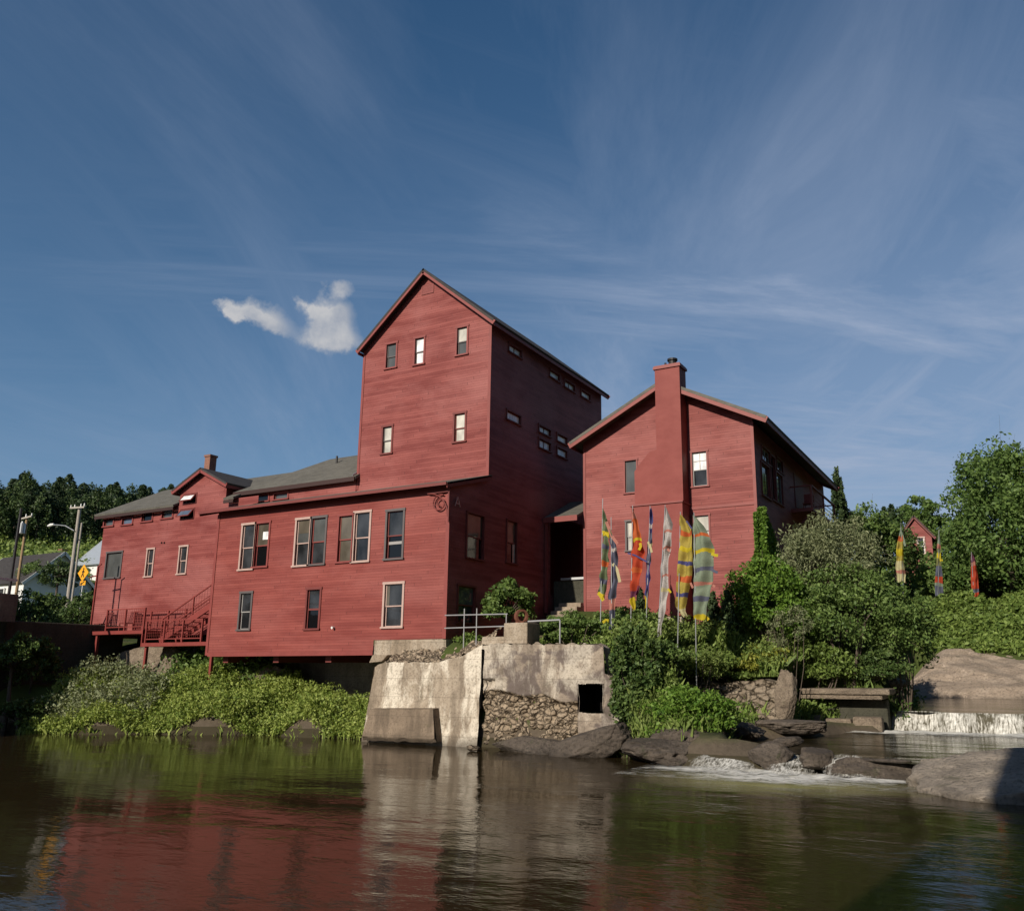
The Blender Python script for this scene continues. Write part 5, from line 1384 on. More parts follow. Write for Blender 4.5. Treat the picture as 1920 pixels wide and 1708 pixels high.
def shrub(name, cx, cy, rx, ry, Y, mat, label, cat='shrub', n=5000, leaf=.12, clumps=40, crad=.33, seed=0, depth_r=None, parts=True, aspect=.55, shell=.5, trunk=False, group=None, extra=None, low=-.6, shape=None, droop=0.0):
    c = PY(cx, cy, Y); s = dist3(c)/1580
    Rx, Rz = rx*s, ry*s; Ry = depth_r or (Rx+Rz)/2
    g = np.random.default_rng(100+seed)
    base = (c[0], c[1], min(gz(c[0], c[1]), c[2]-Rz*.6))
    t = thing(name, base, label, cat, group)
    P, cc = blob_points(c, (Rx, Ry, Rz), n, clumps, crad, g, shell, low, shape)
    make_leaves('foliage' if not trunk else 'crown', P, leaf, mat, t, g, aspect=aspect, droop=droop)
    b = MB(); zb_ = base[2]
    if trunk:
        tr = max(.06, Rx*.06)
        b.tube([(c[0], c[1], zb_-.3), (c[0]+.05*Rx, c[1], (zb_+c[2]-Rz*.3)/2), (c[0]-.04*Rx, c[1], c[2]-Rz*.1), (c[0], c[1], c[2]+Rz*.55)], [tr*1.4, tr, tr*.75, tr*.2], 8)
    for q in cc[:14 if trunk else 9]:
        st_ = (c[0]+(q[0]-c[0])*.08, c[1]+(q[1]-c[1])*.08, (c[2]-Rz*.35) if trunk else zb_-.1)
        m_ = ((st_[0]+q[0])/2+.1*Rx*g.normal(), (st_[1]+q[1])/2, (st_[2]+q[2])/2+.1*Rz)
        b.tube([st_, m_, tuple(q)], [max(.012, Rx*.025), max(.01, Rx*.017), .006], 6)
    if Rx > .45 and shape is None:
        for q in cc[14:26]:
            v = (q-c)*np.array([1.0, 1.0, 1.1]); q1 = c+v*.7; q2 = c+v*(1.12+.25*g.random())+g.normal(size=3)*.06
            b.tube([tuple(q1), tuple((q1+q2)/2+g.normal(size=3)*.04), tuple(q2)], [.012, .009, .004], 4)
    b.build('trunk' if trunk else 'stem', M['bark'], t, recalc=False)
    return t
def cone_shape(cc):
    q = cc.copy(); tz = (q[:, 2]+1)/2; w = np.clip(1.05-tz, .05, 1)
    q[:, 0] *= w*1.25; q[:, 1] *= w*1.25
    return q

# by the house and the walls
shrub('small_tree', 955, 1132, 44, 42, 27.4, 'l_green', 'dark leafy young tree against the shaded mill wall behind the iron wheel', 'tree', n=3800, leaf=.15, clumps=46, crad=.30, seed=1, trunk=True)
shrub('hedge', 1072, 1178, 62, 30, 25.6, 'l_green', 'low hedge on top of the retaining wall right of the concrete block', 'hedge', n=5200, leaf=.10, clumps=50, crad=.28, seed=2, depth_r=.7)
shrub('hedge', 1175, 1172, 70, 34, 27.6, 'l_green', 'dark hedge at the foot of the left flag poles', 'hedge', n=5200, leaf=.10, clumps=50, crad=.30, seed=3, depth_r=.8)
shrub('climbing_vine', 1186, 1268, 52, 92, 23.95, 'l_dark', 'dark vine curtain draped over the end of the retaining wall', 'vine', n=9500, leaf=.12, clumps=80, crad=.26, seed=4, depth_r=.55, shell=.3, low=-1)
shrub('cedar', 1201, 1140, 15, 34, 30.2, 'l_cedar', 'small dark cone of cedar against the house behind the red flag', 'cedar', n=2600, leaf=.10, clumps=60, crad=.24, seed=5, shape=cone_shape, shell=.2, low=-1)
shrub('cedar', 1366, 1158, 17, 56, 29.6, 'l_cedar', 'dark pointed cedar right of the sea green flag', 'cedar', n=4600, leaf=.10, clumps=90, crad=.24, seed=6, shape=cone_shape, shell=.2, low=-1)
shrub('cedar', 1338, 1152, 17, 52, 30.6, 'l_cedar', 'dark cedar directly behind the edge of the sea green flag', 'cedar', n=3600, leaf=.10, clumps=80, crad=.24, seed=7, shape=cone_shape, shell=.2, low=-1)
shrub('shrub', 1290, 1340, 88, 50, 23.6, 'l_ivy', 'bright leafy clump above the brown rocks beside the cascade', n=7500, leaf=.10, clumps=70, crad=.30, seed=8, depth_r=.7)
shrub('shrub', 1240, 1235, 60, 30, 25.6, 'l_green', 'mixed weedy shrub under the white flag pole', n=3800, leaf=.09, clumps=40, crad=.3, seed=9)
shrub('shrub', 1330, 1250, 70, 34, 28.6, 'l_weed', 'yellow green shrub above the ruined stone wall', n=5200, leaf=.09, clumps=50, crad=.3, seed=10)
shrub('shrub', 1375, 1262, 55, 26, 29.4, 'l_weed', 'weedy bush hanging over the back of the ruined wall', n=4200, leaf=.09, clumps=44, crad=.3, seed=13)
shrub('shrub', 1300, 1245, 56, 34, 27.0, 'l_grass', 'pale grassy bush at the feet of the rightmost flag poles', n=4600, leaf=.09, clumps=44, crad=.3, seed=14, aspect=.25)
shrub('shrub', 1425, 1250, 66, 38, 29.6, 'l_yellow', 'yellowish bush directly behind the upright stone block', n=5200, leaf=.09, clumps=50, crad=.3, seed=11)
# ivy on the house corner, hugging front and side
def ivy():
    g = np.random.default_rng(5); t = thing('climbing_vine', (XHR, YH, 4), 'bright green ivy climbing the right corner of the gabled house', 'vine')
    n = 17000; P = []
    z1 = PY(1428, 962, YH)[2]
    def wedge(z): return .10+2.0*max(0, 1-(z-4.2)/2.6)**1.5
    while len(P) < 5600:
        z = 4+(z1-4)*g.random()**1.25; w = wedge(z)*(.7+.5*noise.noise(Vector((z*2, 1, 0))))
        P.append((XHR-w*g.random(), YH-.05-.22*g.random(), z))
    while len(P) < n:
        z = 4+(z1+.2-4)*g.random(); w = .12+5.2*max(0, 1-(z-4)/(z1-4))**.8
        P.append((XHR+.05+.3*g.random(), YH+w*g.random()-.1, z))
    make_leaves('foliage', np.array(P), .13, 'l_ivy', t, g)
    b = MB()
    for k in range(6):
        x = XHR-.1*k*.6; b.tube([(x, YH-.03, 3.9), (x+.1, YH-.03, 5.2), (XHR-.05, YH-.03, 6.5+.3*k*.5)], [.02, .015, .006], 5)
    b.build('stem', M['bark'], t, recalc=False)
ivy()
# big bank bushes right of the house
shrub('bush', 1440, 1135, 78, 92, 30.9, 'l_ivy', 'bright green leafy mass spreading from the ivy at the house corner down the bank', 'bush', n=13000, leaf=.12, clumps=90, crad=.28, seed=21, depth_r=1.3)
shrub('bush', 1555, 1060, 96, 94, 33, 'l_sage', 'large pale silvery willow bush below the balcony', 'bush', n=17000, leaf=.13, clumps=110, crad=.25, seed=22, depth_r=1.6, aspect=.28, droop=.3)
shrub('bush', 1585, 1160, 122, 96, 32.2, 'l_green', 'big dark green bush in the middle of the right bank', 'bush', n=20000, leaf=.11, clumps=120, crad=.25, seed=23, depth_r=1.6)
shrub('bush', 1690, 1185, 62, 82, 33.8, 'l_green', 'rounded dark bush leaning over the pale rock ledge', 'bush', n=9500, leaf=.11, clumps=70, crad=.28, seed=24, depth_r=1.2)
shrub('bush', 1520, 1240, 74, 52, 31.6, 'l_weed', 'yellow green bush just above the flat slab ledge', 'bush', n=8000, leaf=.10, clumps=60, crad=.28, seed=25, depth_r=.9)
shrub('bush', 1625, 1252, 72, 40, 32.6, 'l_dark', 'low dark bush at the foot of the bank beside the grey stones', 'bush', n=7000, leaf=.10, clumps=60, crad=.28, seed=26, depth_r=.8)
shrub('bush', 1480, 1180, 40, 44, 30, 'l_sage', 'small dusty shrub with dry stalks between the bright and dark bushes', 'bush', n=2600, leaf=.08, clumps=30, crad=.3, seed=27, aspect=.3)
# background trees on the right
bg = [('tree', 1882, 1000, 100, 165, 64, 'l_tree', 'big leafy tree filling the right edge of the picture', 34000, .24, 1),
      ('tree', 1850, 1085, 70, 62, 67, 'l_dark', 'dark low tree behind the red lawn flag', 8000, .2, 2),
      ('tree', 1732, 985, 44, 56, 78, 'l_tree', 'round topped tree behind the little red cabin', 5200, .26, 3),
      ('tree', 1802, 1035, 52, 74, 76, 'l_tree', 'green tree right of the little red cabin', 7000, .24, 4),
      ('tree', 1625, 1012, 52, 62, 60, 'l_green', 'green tree just right of the pale willow bush', 6500, .2, 5),
      ('tree', 1675, 1040, 48, 72, 63, 'l_dark', 'dark tree left of the yellow lawn flag', 6500, .2, 6),
      ('tree', 1770, 1095, 52, 46, 65, 'l_green', 'low tree behind the grey green lawn flag', 5200, .2, 7),
      ('tree', 1590, 1000, 28, 44, 53, 'l_forest', 'slim dark tree at the far end of the gabled house', 3000, .2, 8),
      ('tree', 1700, 985, 30, 40, 84, 'l_forest', 'dark tree top between the fir pair and the cabin', 3000, .26, 9),
      ('tree', 1955, 1060, 60, 110, 66, 'l_dark', 'shaded tree cut by the right edge of the picture', 8000, .2, 10)]
for i, (nm, cx, cy, rx, ry, Y, mt, lab, n, lf, sd) in enumerate(bg):
    shrub(nm, cx, cy, rx, ry, Y, mt, lab, 'tree', n=n, leaf=lf, clumps=int(40+n/180), crad=.24, seed=40+sd, trunk=True, group='trees behind the lawn')
shrub('cedar', 1572, 935, 14, 58, 52, 'l_cedar', 'tall columnar cedar behind the far end of the house roof', 'cedar', n=6000, leaf=.16, clumps=110, crad=.2, seed=60, shell=.2, low=-1, shape=lambda c: c*np.stack([np.clip(1.25-(c[:,2]+1)/2*.85, .2, 1), np.clip(1.25-(c[:,2]+1)/2*.85, .2, 1), np.ones(len(c))], 1))
for (x, y, ry, lab) in ((1659, 972, 22, 'small fir top on the skyline, left one of a close pair'), (1672, 968, 24, 'small fir top on the skyline, right one of a close pair')):
    shrub('fir_tree', x, y, 9, ry, 72, 'l_pine', lab, 'fir', n=1800, leaf=.3, clumps=60, crad=.25, seed=x, shape=cone_shape, shell=.2, low=-1, group='fir pair on the skyline')

# plants scattered over the ground
def plants(name, region, n_pl, hmin, hmax, leaf, mat, label, g, lpp=16, spread=.22, blades=0, parent=None):
    x, y = region(g, n_pl); z = ground_h(x, y)
    hgt = hmin+(hmax-hmin)*g.random(n_pl)**1.3
    lean = g.normal(size=(n_pl, 2))*.18
    k = np.repeat(np.arange(n_pl), lpp); t = g.random(len(k))**.7
    ang = g.random(len(k))*2*np.pi; rad = spread*(1-.55*t)*np.sqrt(g.random(len(k)))*(.6+hgt[k]*.6)
    P = np.stack([x[k]+lean[k, 0]*hgt[k]*t+rad*np.cos(ang), y[k]+lean[k, 1]*hgt[k]*t+rad*np.sin(ang), z[k]+hgt[k]*t+.02], 1)
    V, Fc = leaf_arrays(P, leaf, g=g)
    if blades:
        m = g.integers(0, n_pl, blades); bx, by = x[m]+g.normal(size=blades)*.2, y[m]+g.normal(size=blades)*.2
        bz_ = ground_h(bx, by); bh = (.25+.6*g.random(blades))*hmax*.75; a = g.random(blades)*2*np.pi; ln = .35*g.normal(size=(blades, 2))
        w = .018+.012*g.random(blades)
        p0 = np.stack([bx-w*np.cos(a), by-w*np.sin(a), bz_], 1); p1 = np.stack([bx+w*np.cos(a), by+w*np.sin(a), bz_], 1)
        mid = np.stack([bx+ln[:, 0]*bh*.35, by+ln[:, 1]*bh*.35, bz_+bh*.62], 1); tip = np.stack([bx+ln[:, 0]*bh, by+ln[:, 1]*bh, bz_+bh], 1)
        V2 = np.stack([p0, p1, mid+(p1-p0)*.4, tip], 1).reshape(-1, 3); F2 = np.arange(4*blades).reshape(-1, 4)+len(V)
        V = np.concatenate([V, V2]); Fc = np.concatenate([Fc, F2])
    o = np_mesh(name, V, Fc, M[mat])
    return finish(o, label, name.replace('_', ' '), kind='stuff')
def poly_region(poly):
    P = np.array(poly)
    def f(g, n):
        out = np.zeros((0, 2))
        while len(out) < n:
            q = P.min(0)+(P.max(0)-P.min(0))*g.random((n*2, 2)); ins = np.zeros(len(q), bool)
            for i in range(len(P)):
                a, b_ = P[i], P[(i+1) % len(P)]
                c = ((a[1] > q[:, 1]) != (b_[1] > q[:, 1])) & (q[:, 0] < (b_[0]-a[0])*(q[:, 1]-a[1])/(b_[1]-a[1]+1e-12)+a[0])
                ins ^= c
            q = q[ins]; q = q[ground_h(q[:, 0], q[:, 1]) > WZ-.03]
            out = np.concatenate([out, q])
        return out[:n, 0], out[:n, 1]
    return f
g = np.random.default_rng(77)
left_bank = [(-35.5, 20.0), (-33.3, 20.2), (-30, 20.8), (-26, 22.4), (-21.2, 23.4), (-21.0, 26), (-23, 26.6), (-26.5, 27.2), (-30, 27.5), (-34, 26.8), (-37, 25)]
plants('undergrowth', poly_region(left_bank), 5600, .2, .72, .09, 'l_bright', 'dense bright green weeds covering the left riverbank below the mill', g, lpp=22, blades=5000)
plants('undergrowth', poly_region([(-35.5, 21.2), (-33, 21.5), (-31, 23), (-32, 25), (-36, 25)]), 480, .5, 1.3, .11, 'l_sage', 'taller dusty weeds at the left end of the riverbank', g, lpp=26, spread=.3)
plants('undergrowth', poly_region([(-34, 26), (-30.5, 26), (-28, 26.7), (-28, 27.6), (-34, 27.3)]), 260, .5, 1.5, .16, 'l_green', 'leafy saplings under the deck and wing', g, lpp=30, spread=.3)
plants('undergrowth', poly_region([(-11.2, 25.2), (-10, 25.0), (-9, 27.2), (-7.5, 28.5), (-6, 31), (-4.6, 32.6), (-6, 33), (-9, 31.8), (-13, 31), (-15, 28), (-15, 26)]), 2200, .3, .8, .10, 'l_weed', 'weedy slope below the prayer flags and bushes', g, lpp=20, blades=3500)
plants('undergrowth', poly_region([(-12.5, 25.2), (-10.6, 25.0), (-10.2, 28.2), (-7.2, 28.4), (-6.8, 32), (-9, 31), (-12, 29)]), 1300, .5, 1.2, .10, 'l_grass', 'tall yellow green grass and weeds between flag poles and ruined wall', g, lpp=14, blades=9000)
plants('undergrowth', poly_region([(-10.8, 23.4), (-8.6, 22.7), (-7.6, 23.4), (-7.6, 24.6), (-10, 25)]), 520, .3, .8, .09, 'l_grass', 'tall light grass above the brown rocks beside the cascade', g, lpp=8, blades=3000)
plants('undergrowth', poly_region([(-7.5, 53.2), (-2, 53.4), (5, 53.6), (5, 57.6), (-8, 57.6)]), 3600, .35, .85, .22, 'l_weed', 'rough green growth along the top of the pale rock ledge', g, lpp=22, blades=1500)
plants('grass', poly_region([(-9, 58), (5, 58), (8, 68), (-10, 68)]), 2600, .08, .25, .12, 'l_grass', 'sunlit lawn where the far prayer flags stand', g, lpp=6, blades=12000)
plants('undergrowth', poly_region([(-17.8, 24.9), (-15.6, 24.9), (-15, 27), (-17.8, 26.5)]), 160, .1, .35, .09, 'l_weed', 'small weeds under the pipe railing', g, lpp=14, blades=500)
plants('undergrowth', poly_region([(-22, 66), (-14, 64), (-7, 68), (8, 69), (8, 74), (-7, 72.5), (-20, 74)]), 500, 1.2, 4.0, .32, 'l_green', 'dark thicket behind the far lawn', g, lpp=60, spread=.8)
plants('undergrowth', poly_region([(-10.3, 24.6), (-8.2, 24.0), (-7.6, 25.5), (-7.6, 27.9), (-10.2, 27.9)]), 420, .15, .5, .09, 'l_weed', 'low weeds on the rock shelf in front of the ruined wall', g, lpp=14, blades=2500)
plants('undergrowth', poly_region([(-7.2, 32.1), (-3.6, 32.1), (-3.8, 36), (-4.3, 44), (-7, 47), (-9, 40)]), 900, .3, 1.0, .12, 'l_green', 'green growth on the bank above the slab ledge', g, lpp=20, blades=1500)
# reeds and saplings in the shade at the left
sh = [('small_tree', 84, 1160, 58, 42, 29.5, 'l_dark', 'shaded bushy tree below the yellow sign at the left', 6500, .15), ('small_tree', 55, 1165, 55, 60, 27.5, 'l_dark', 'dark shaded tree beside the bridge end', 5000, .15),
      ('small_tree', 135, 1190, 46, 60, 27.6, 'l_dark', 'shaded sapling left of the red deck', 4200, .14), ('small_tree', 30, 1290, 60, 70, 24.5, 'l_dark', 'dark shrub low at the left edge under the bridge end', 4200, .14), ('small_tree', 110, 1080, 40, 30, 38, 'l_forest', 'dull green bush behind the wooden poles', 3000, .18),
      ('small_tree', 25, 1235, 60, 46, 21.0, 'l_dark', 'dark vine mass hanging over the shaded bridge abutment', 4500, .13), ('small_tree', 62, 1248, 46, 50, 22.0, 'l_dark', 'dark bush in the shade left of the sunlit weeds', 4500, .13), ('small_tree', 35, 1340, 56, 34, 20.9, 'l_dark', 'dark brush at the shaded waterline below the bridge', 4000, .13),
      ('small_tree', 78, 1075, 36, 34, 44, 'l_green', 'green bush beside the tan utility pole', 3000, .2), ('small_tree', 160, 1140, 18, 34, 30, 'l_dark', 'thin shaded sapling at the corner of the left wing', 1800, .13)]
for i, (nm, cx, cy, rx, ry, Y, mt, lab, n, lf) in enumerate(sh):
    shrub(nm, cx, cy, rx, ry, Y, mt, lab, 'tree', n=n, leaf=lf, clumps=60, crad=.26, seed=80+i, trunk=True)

# ------------------------------------------------------------------ wooded hill at the left
def proto_tree(kind, seed):
    g = np.random.default_rng(seed)
    hh = 13+3*g.random()
    if kind == 'pine':
        n = 1500; t = g.random(n)**.75; tiers = np.round(t*11)/11
        r = (4.4*(1-t)**.62+.3)*np.sqrt(g.random(n))*(.75+.5*np.sin(tiers*40+seed)**2); a = g.random(n)*2*np.pi
        P = np.stack([r*np.cos(a), r*np.sin(a), hh*(.22+.78*t)-.18*r], 1); lf = .62
    else:
        P, _ = blob_points((0, 0, hh*.6), (3.6, 3.6, hh*.42), 1700, 42, .30, g); lf = .55
    V, Fc = leaf_arrays(P, lf, g=g, aspect=.5 if kind == 'pine' else .7)
    crown = np_mesh('crown', V, Fc, M['l_pine' if kind == 'pine' else 'l_forest'], link=False)
    b = MB(); b.tube([(0, 0, -.8), (0, 0, hh*.5), (0, 0, hh*.95)], [.22, .14, .03], 6)
    tr = b.build('trunk', M['bark'], None, recalc=False); tm = tr.data; off = tr.location.copy(); bpy.data.objects.remove(tr)
    return crown, tm, off
protos = [proto_tree('pine', 1), proto_tree('pine', 2), proto_tree('pine', 3), proto_tree('broad', 4), proto_tree('broad', 5)]
def put_tree(kind_i, x, y, s, name, label, cat, group):
    crown, tm, off = protos[kind_i]
    r = bpy.data.objects.new(name, None); COL.objects.link(r); r.location = (x, y, gz(x, y)-.2)
    r.scale = (s, s, s*(.9+.3*random.random())); r.rotation_euler[2] = random.random()*6.28
    finish(r, label, cat, group)
    c = bpy.data.objects.new('crown', crown); COL.objects.link(c); c.parent = r
    t = bpy.data.objects.new('trunk', tm); COL.objects.link(t); t.parent = r; t.location = off
g = np.random.default_rng(9); cnt = 0
while cnt < 400:
    tt = 100+135*g.random()**1.1; ang = R(45+20*g.random())   # degrees left of +Y
    x, y = -tt*math.sin(ang)*1.12, tt*math.cos(ang)*1.12
    t_ = -.85*x+.53*y
    if t_ < 124 or t_ > 215: continue
    k = int(g.choice(5, p=[.2, .18, .16, .24, .22]))
    if k < 3: put_tree(k, x, y, .42+.20*g.random(), 'pine_tree', 'dark pine in the wooded hillside left of the mill', 'pine', 'pines on the wooded hill')
    else: put_tree(k, x, y, .34+.16*g.random(), 'broadleaf_tree', 'dull green broadleaf tree among the hillside pines', 'tree', 'broadleaf trees on the wooded hill')
    cnt += 1
def hill_region(g, n):
    ang = np.radians(53+14*g.random(n)); tt = 84+34*g.random(n)
    return -tt*np.sin(ang)*1.1, tt*np.cos(ang)*1.1
plants('brush', hill_region, 2200, .8, 2.4, .5, 'l_grass', 'sunlit yellow green brush at the foot of the wooded hill', np.random.default_rng(3), lpp=14, spread=.9)

# ------------------------------------------------------------------ street things at the left
def vpole(px_t, py_t, py_b, Y, r0, r1, mat, t):
    a = PY(px_t, py_t, Y); zb_ = min(PY(px_t-.11*(py_b-py_t), py_b, Y)[2], a[2]-1)
    b = MB(); b.tube([(a[0], Y, min(zb_, gz(a[0], Y))-.3), (a[0], Y, a[2])], [r0, r1], 10); b.build('pole', M[mat], t)
    return a
t = thing('utility_pole', tuple(PY(36, 1108, 36)), 'tan wooden utility pole with a grey transformer and crossarm', 'utility pole')
a = vpole(51, 970, 1112, 36, .115, .085, 'wood', t)
b = MB(); b.bar((a[0]-.75, 35.85, a[2]-.12), (a[0]+.85, 35.85, a[2]-.0), .1, .12); b.build('crossarm', M['oldwood'], t)
for dx in (-.7, .1, .8):
    b = MB(); b.tube([(a[0]+dx, 35.85, a[2]), (a[0]+dx, 35.85, a[2]+.22)], [.05, .035], 8); b.build('insulator', M['white'], t)
b = MB(); b.tube([(a[0]+.12, 35.65, a[2]-1.25), (a[0]+.12, 35.65, a[2]-.5)], [.24, .24], 14); b.tube([(a[0]+.12, 35.65, a[2]-.5), (a[0]+.12, 35.65, a[2]-.36)], [.06, .05], 8); b.build('transformer', M['metal'], t)
t = thing('utility_pole', tuple(PY(126, 1100, 33)), 'thick weathered grey utility pole carrying a street lamp arm', 'utility pole')
a = vpole(150, 950, 1105, 33, .13, .10, 'oldwood', t)
b = MB(); b.bar((a[0]-.75, 32.84, a[2]-.05), (a[0]+.75, 32.84, a[2]-.12), .09, .11); b.build('crossarm', M['oldwood'], t)
for dx in (-.7, -.3, .35, .7):
    b = MB(); b.tube([(a[0]+dx, 32.84, a[2]-.05), (a[0]+dx, 32.84, a[2]+.14)], [.045, .03], 8); b.build('insulator', M['white'], t)
q0, q1 = PY(139, 995, 32.8), PY(95, 984.5, 32.8)
b = MB(); b.tube([tuple(q0), tuple(q0*.62+q1*.38+np.array([0, 0, .18])), tuple(q0*.3+q1*.7+np.array([0, 0, .12])), tuple(q1)], .035, 8); b.build('lamp_arm', M['metal'], t)
b = MB(); b.tube([tuple(q1+np.array([.35, 0, .03])), tuple(q1), tuple(q1-np.array([.3, 0, .03]))], [.06, .11, .05], 10); b.build('lamp_head', M['white'], t)
t = thing('utility_pole', tuple(PY(139, 1105, 34.5)), 'thinner pale pole right behind the street lamp pole', 'utility pole'); vpole(153.5, 980, 1105, 34.5, .07, .055, 'oldwood', t)
t = thing('lamp_post', tuple(PY(20, 1105, 22)), 'dark slender post rising beside the bridge end', 'post'); vpole(40, 953, 1110, 22.4, .075, .055, 'darkpole', t)
# pedestrian sign
sp = PY(156.5, 1074, 31.5)
t = thing('road_sign', (sp[0], 31.5, gz(sp[0], 31.5)), 'yellow diamond pedestrian crossing sign with an arrow plate below', 'road sign')
b = MB(); b.tube([(sp[0], 31.55, gz(sp[0], 31.5)-.2), (sp[0], 31.55, sp[2]+.4)], .035, 8); b.build('post', M['metal'], t)
D = 16/1580*depth(sp)
def plate(cx, cz, poly, y, th, mat, name, parent):
    b = MB(); b.prism([(cx+u, cz+v) for u, v in poly], 'Y', y-th, y); return b.build(name, M[mat], parent)
pn = plate(sp[0], sp[2], [(-D, 0), (0, -D), (D, 0), (0, D)], 31.5, .02, 'yellow', 'panel', t)
b = MB(); y_ = 31.465; s_ = D
P3 = lambda u, v: (sp[0]+u*s_, y_, sp[2]+v*s_)
b.prism([(sp[0]+s_*(.06+.1*math.cos(i/10*2*math.pi)), sp[2]+s_*(.48+.1*math.sin(i/10*2*math.pi))) for i in range(10)], 'Y', y_-.012, y_)
for (p, q, w) in (((.04,.34),(.0,-.06),.17), ((.0,-.06),(.22,-.5),.1), ((.0,-.06),(-.16,-.26),.1), ((-.16,-.26),(-.26,-.5),.09), ((.05,.3),(.26,.06),.07), ((.05,.3),(-.2,.1),.07)):
    b.bar(P3(*p), P3(*q), w*s_, .014, upv=(0, 1, 0))
b.build('symbol', M['signblack'], t)
pn2 = plate(sp[0]+.08, sp[2]-D-.10, [(-.26, -.13), (.26, -.13), (.26, .13), (-.26, .13)], 31.5, .02, 'yellow', 'plaque', t)
b = MB(); zc = sp[2]-D-.10
b.bar((sp[0]+.24, y_, zc+.09), (sp[0]-.02, y_, zc-.04), .045, .014, upv=(0, 1, 0)); b.prism([(sp[0]-.12, zc-.10), (sp[0]+.04, zc-.09), (sp[0]-.05, zc+.04)], 'Y', y_-.012, y_); b.build('arrow', M['signblack'], t)

def small_house(name, label, x0, x1, y0, y1, z0, ze, zr, wallm, roofm, ridge='X', windows=(), ov=.3):
    t = thing(name, ((x0+x1)/2, y0, z0), label, 'house')
    b = MB()
    if ridge == 'X':
        ym = (y0+y1)/2
        for x in (x0, x1): b.add([(x, y0, z0), (x, y1, z0), (x, y1, ze), (x, ym, zr), (x, y0, ze)], [(0, 1, 2, 3, 4)])
        for y in (y0, y1): b.add([(x0, y, z0), (x1, y, z0), (x1, y, ze), (x0, y, ze)], [(0, 1, 2, 3)])
        b.build('wall', M[wallm], t)
        b = MB(); b.slab([(x0-ov, y0-ov, ze-.1), (x1+ov, y0-ov, ze-.1), (x1+ov, ym, zr+.08), (x0-ov, ym, zr+.08)], .12); b.slab([(x0-ov, y1+ov, ze-.1), (x1+ov, y1+ov, ze-.1), (x1+ov, ym, zr+.08), (x0-ov, ym, zr+.08)], .12); b.build('roof', M[roofm], t)
        for x in (x0-ov, x1+ov):
            f = MB(); f.bar((x, y0-ov, ze-.22), (x, ym, zr-.04), .05, .24); f.bar((x, y1+ov, ze-.22), (x, ym, zr-.04), .05, .24)
            f.build('rake_board', M['white'] if wallm != 'siding' else M['trim'], t)
    else:
        xm_ = (x0+x1)/2
        for y in (y0, y1): b.add([(x0, y, z0), (x1, y, z0), (x1, y, ze), (xm_, y, zr), (x0, y, ze)], [(0, 1, 2, 3, 4)])
        for x in (x0, x1): b.add([(x, y0, z0), (x, y1, z0), (x, y1, ze), (x, y0, ze)], [(0, 1, 2, 3)])
        b.build('wall', M[wallm], t)
        gable_roof(t, x0-ov, x1+ov, ze-.1, xm_, zr+.1, y0-ov, y1+ov, mat=roofm, trim='trim_dark' if wallm == 'siding' else 'white')
    for (u0, z_0, u1, z_1, face) in windows:
        if face == 'Y': window(t, 'Y', (u0, z_0, u1, z_1), 1, casing='white' if wallm != 'siding' else 'cream', sash='white', panes=('g_dark',), face=y0-.10, cw=.08)
    return t
M['metalroof'] = plain('pale_metal_roof', (.42, .46, .50), .4, .3, var=.1)
a, c = PY(-40, 1100, 42), PY(44, 1100, 42); rz = PY(20, 1046, 45)[2]; ez = PY(20, 1092, 42)[2]
small_house('house', 'white house with a dark grey roof low at the left edge', a[0]-2, c[0], 42, 48, ez-4, ez, rz, 'white', 'shingle_dark', 'X', [(c[0]-3.4, ez-1.7, c[0]-2.6, ez-.5, 'Y')])
a, c = PY(143, 1060, 50), PY(200, 1060, 50); rz = PY(160, 1012, 53)[2]; ez = PY(160, 1058, 50)[2]
small_house('house', 'white house with a pale blue grey metal roof behind the mill corner', a[0], c[0]+3, 50, 56, ez-5, ez, rz, 'white', 'metalroof', 'X')
a = PY(119, 1030, 55); b = MB(); b.box(a[0]-.32, a[0]+.32, 54.7, 55.3, PY(119, 1064, 55)[2]-3, a[2]-.15); b.box(a[0]-.38, a[0]+.38, 54.64, 55.36, a[2]-.15, a[2])
o = b.build('chimney_stack', M['brick']); finish(o, 'lone brick chimney stack rising from trees left of the metal roof', 'chimney')
# far red cabin on the right
a, c = PY(1694, 1020, 74), PY(1748, 1020, 74); zr_ = PY(1722, 968, 74)[2]; ze_ = PY(1745, 1005, 74)[2]; zb_ = PY(1715, 1048, 74)[2]
cab = small_house('cabin', 'little dark roofed red cabin among trees on the right hill', a[0]-.2, c[0], 74, 80, zb_-2.5, ze_, zr_, 'siding', 'shingle_dark', 'Y', [((a[0]+c[0])/2, ze_-1.4, (a[0]+c[0])/2+.5, ze_-.1, 'Y')])
q0, q1 = PY(1697, 1030, 72.4), PY(1722, 1030, 72.4)
b = MB(); b.box(q0[0], q1[0], 72.4, 73.95, zb_-2, PY(1705, 1021, 72.4)[2]); b.build('porch_wall', M['siding'], cab)

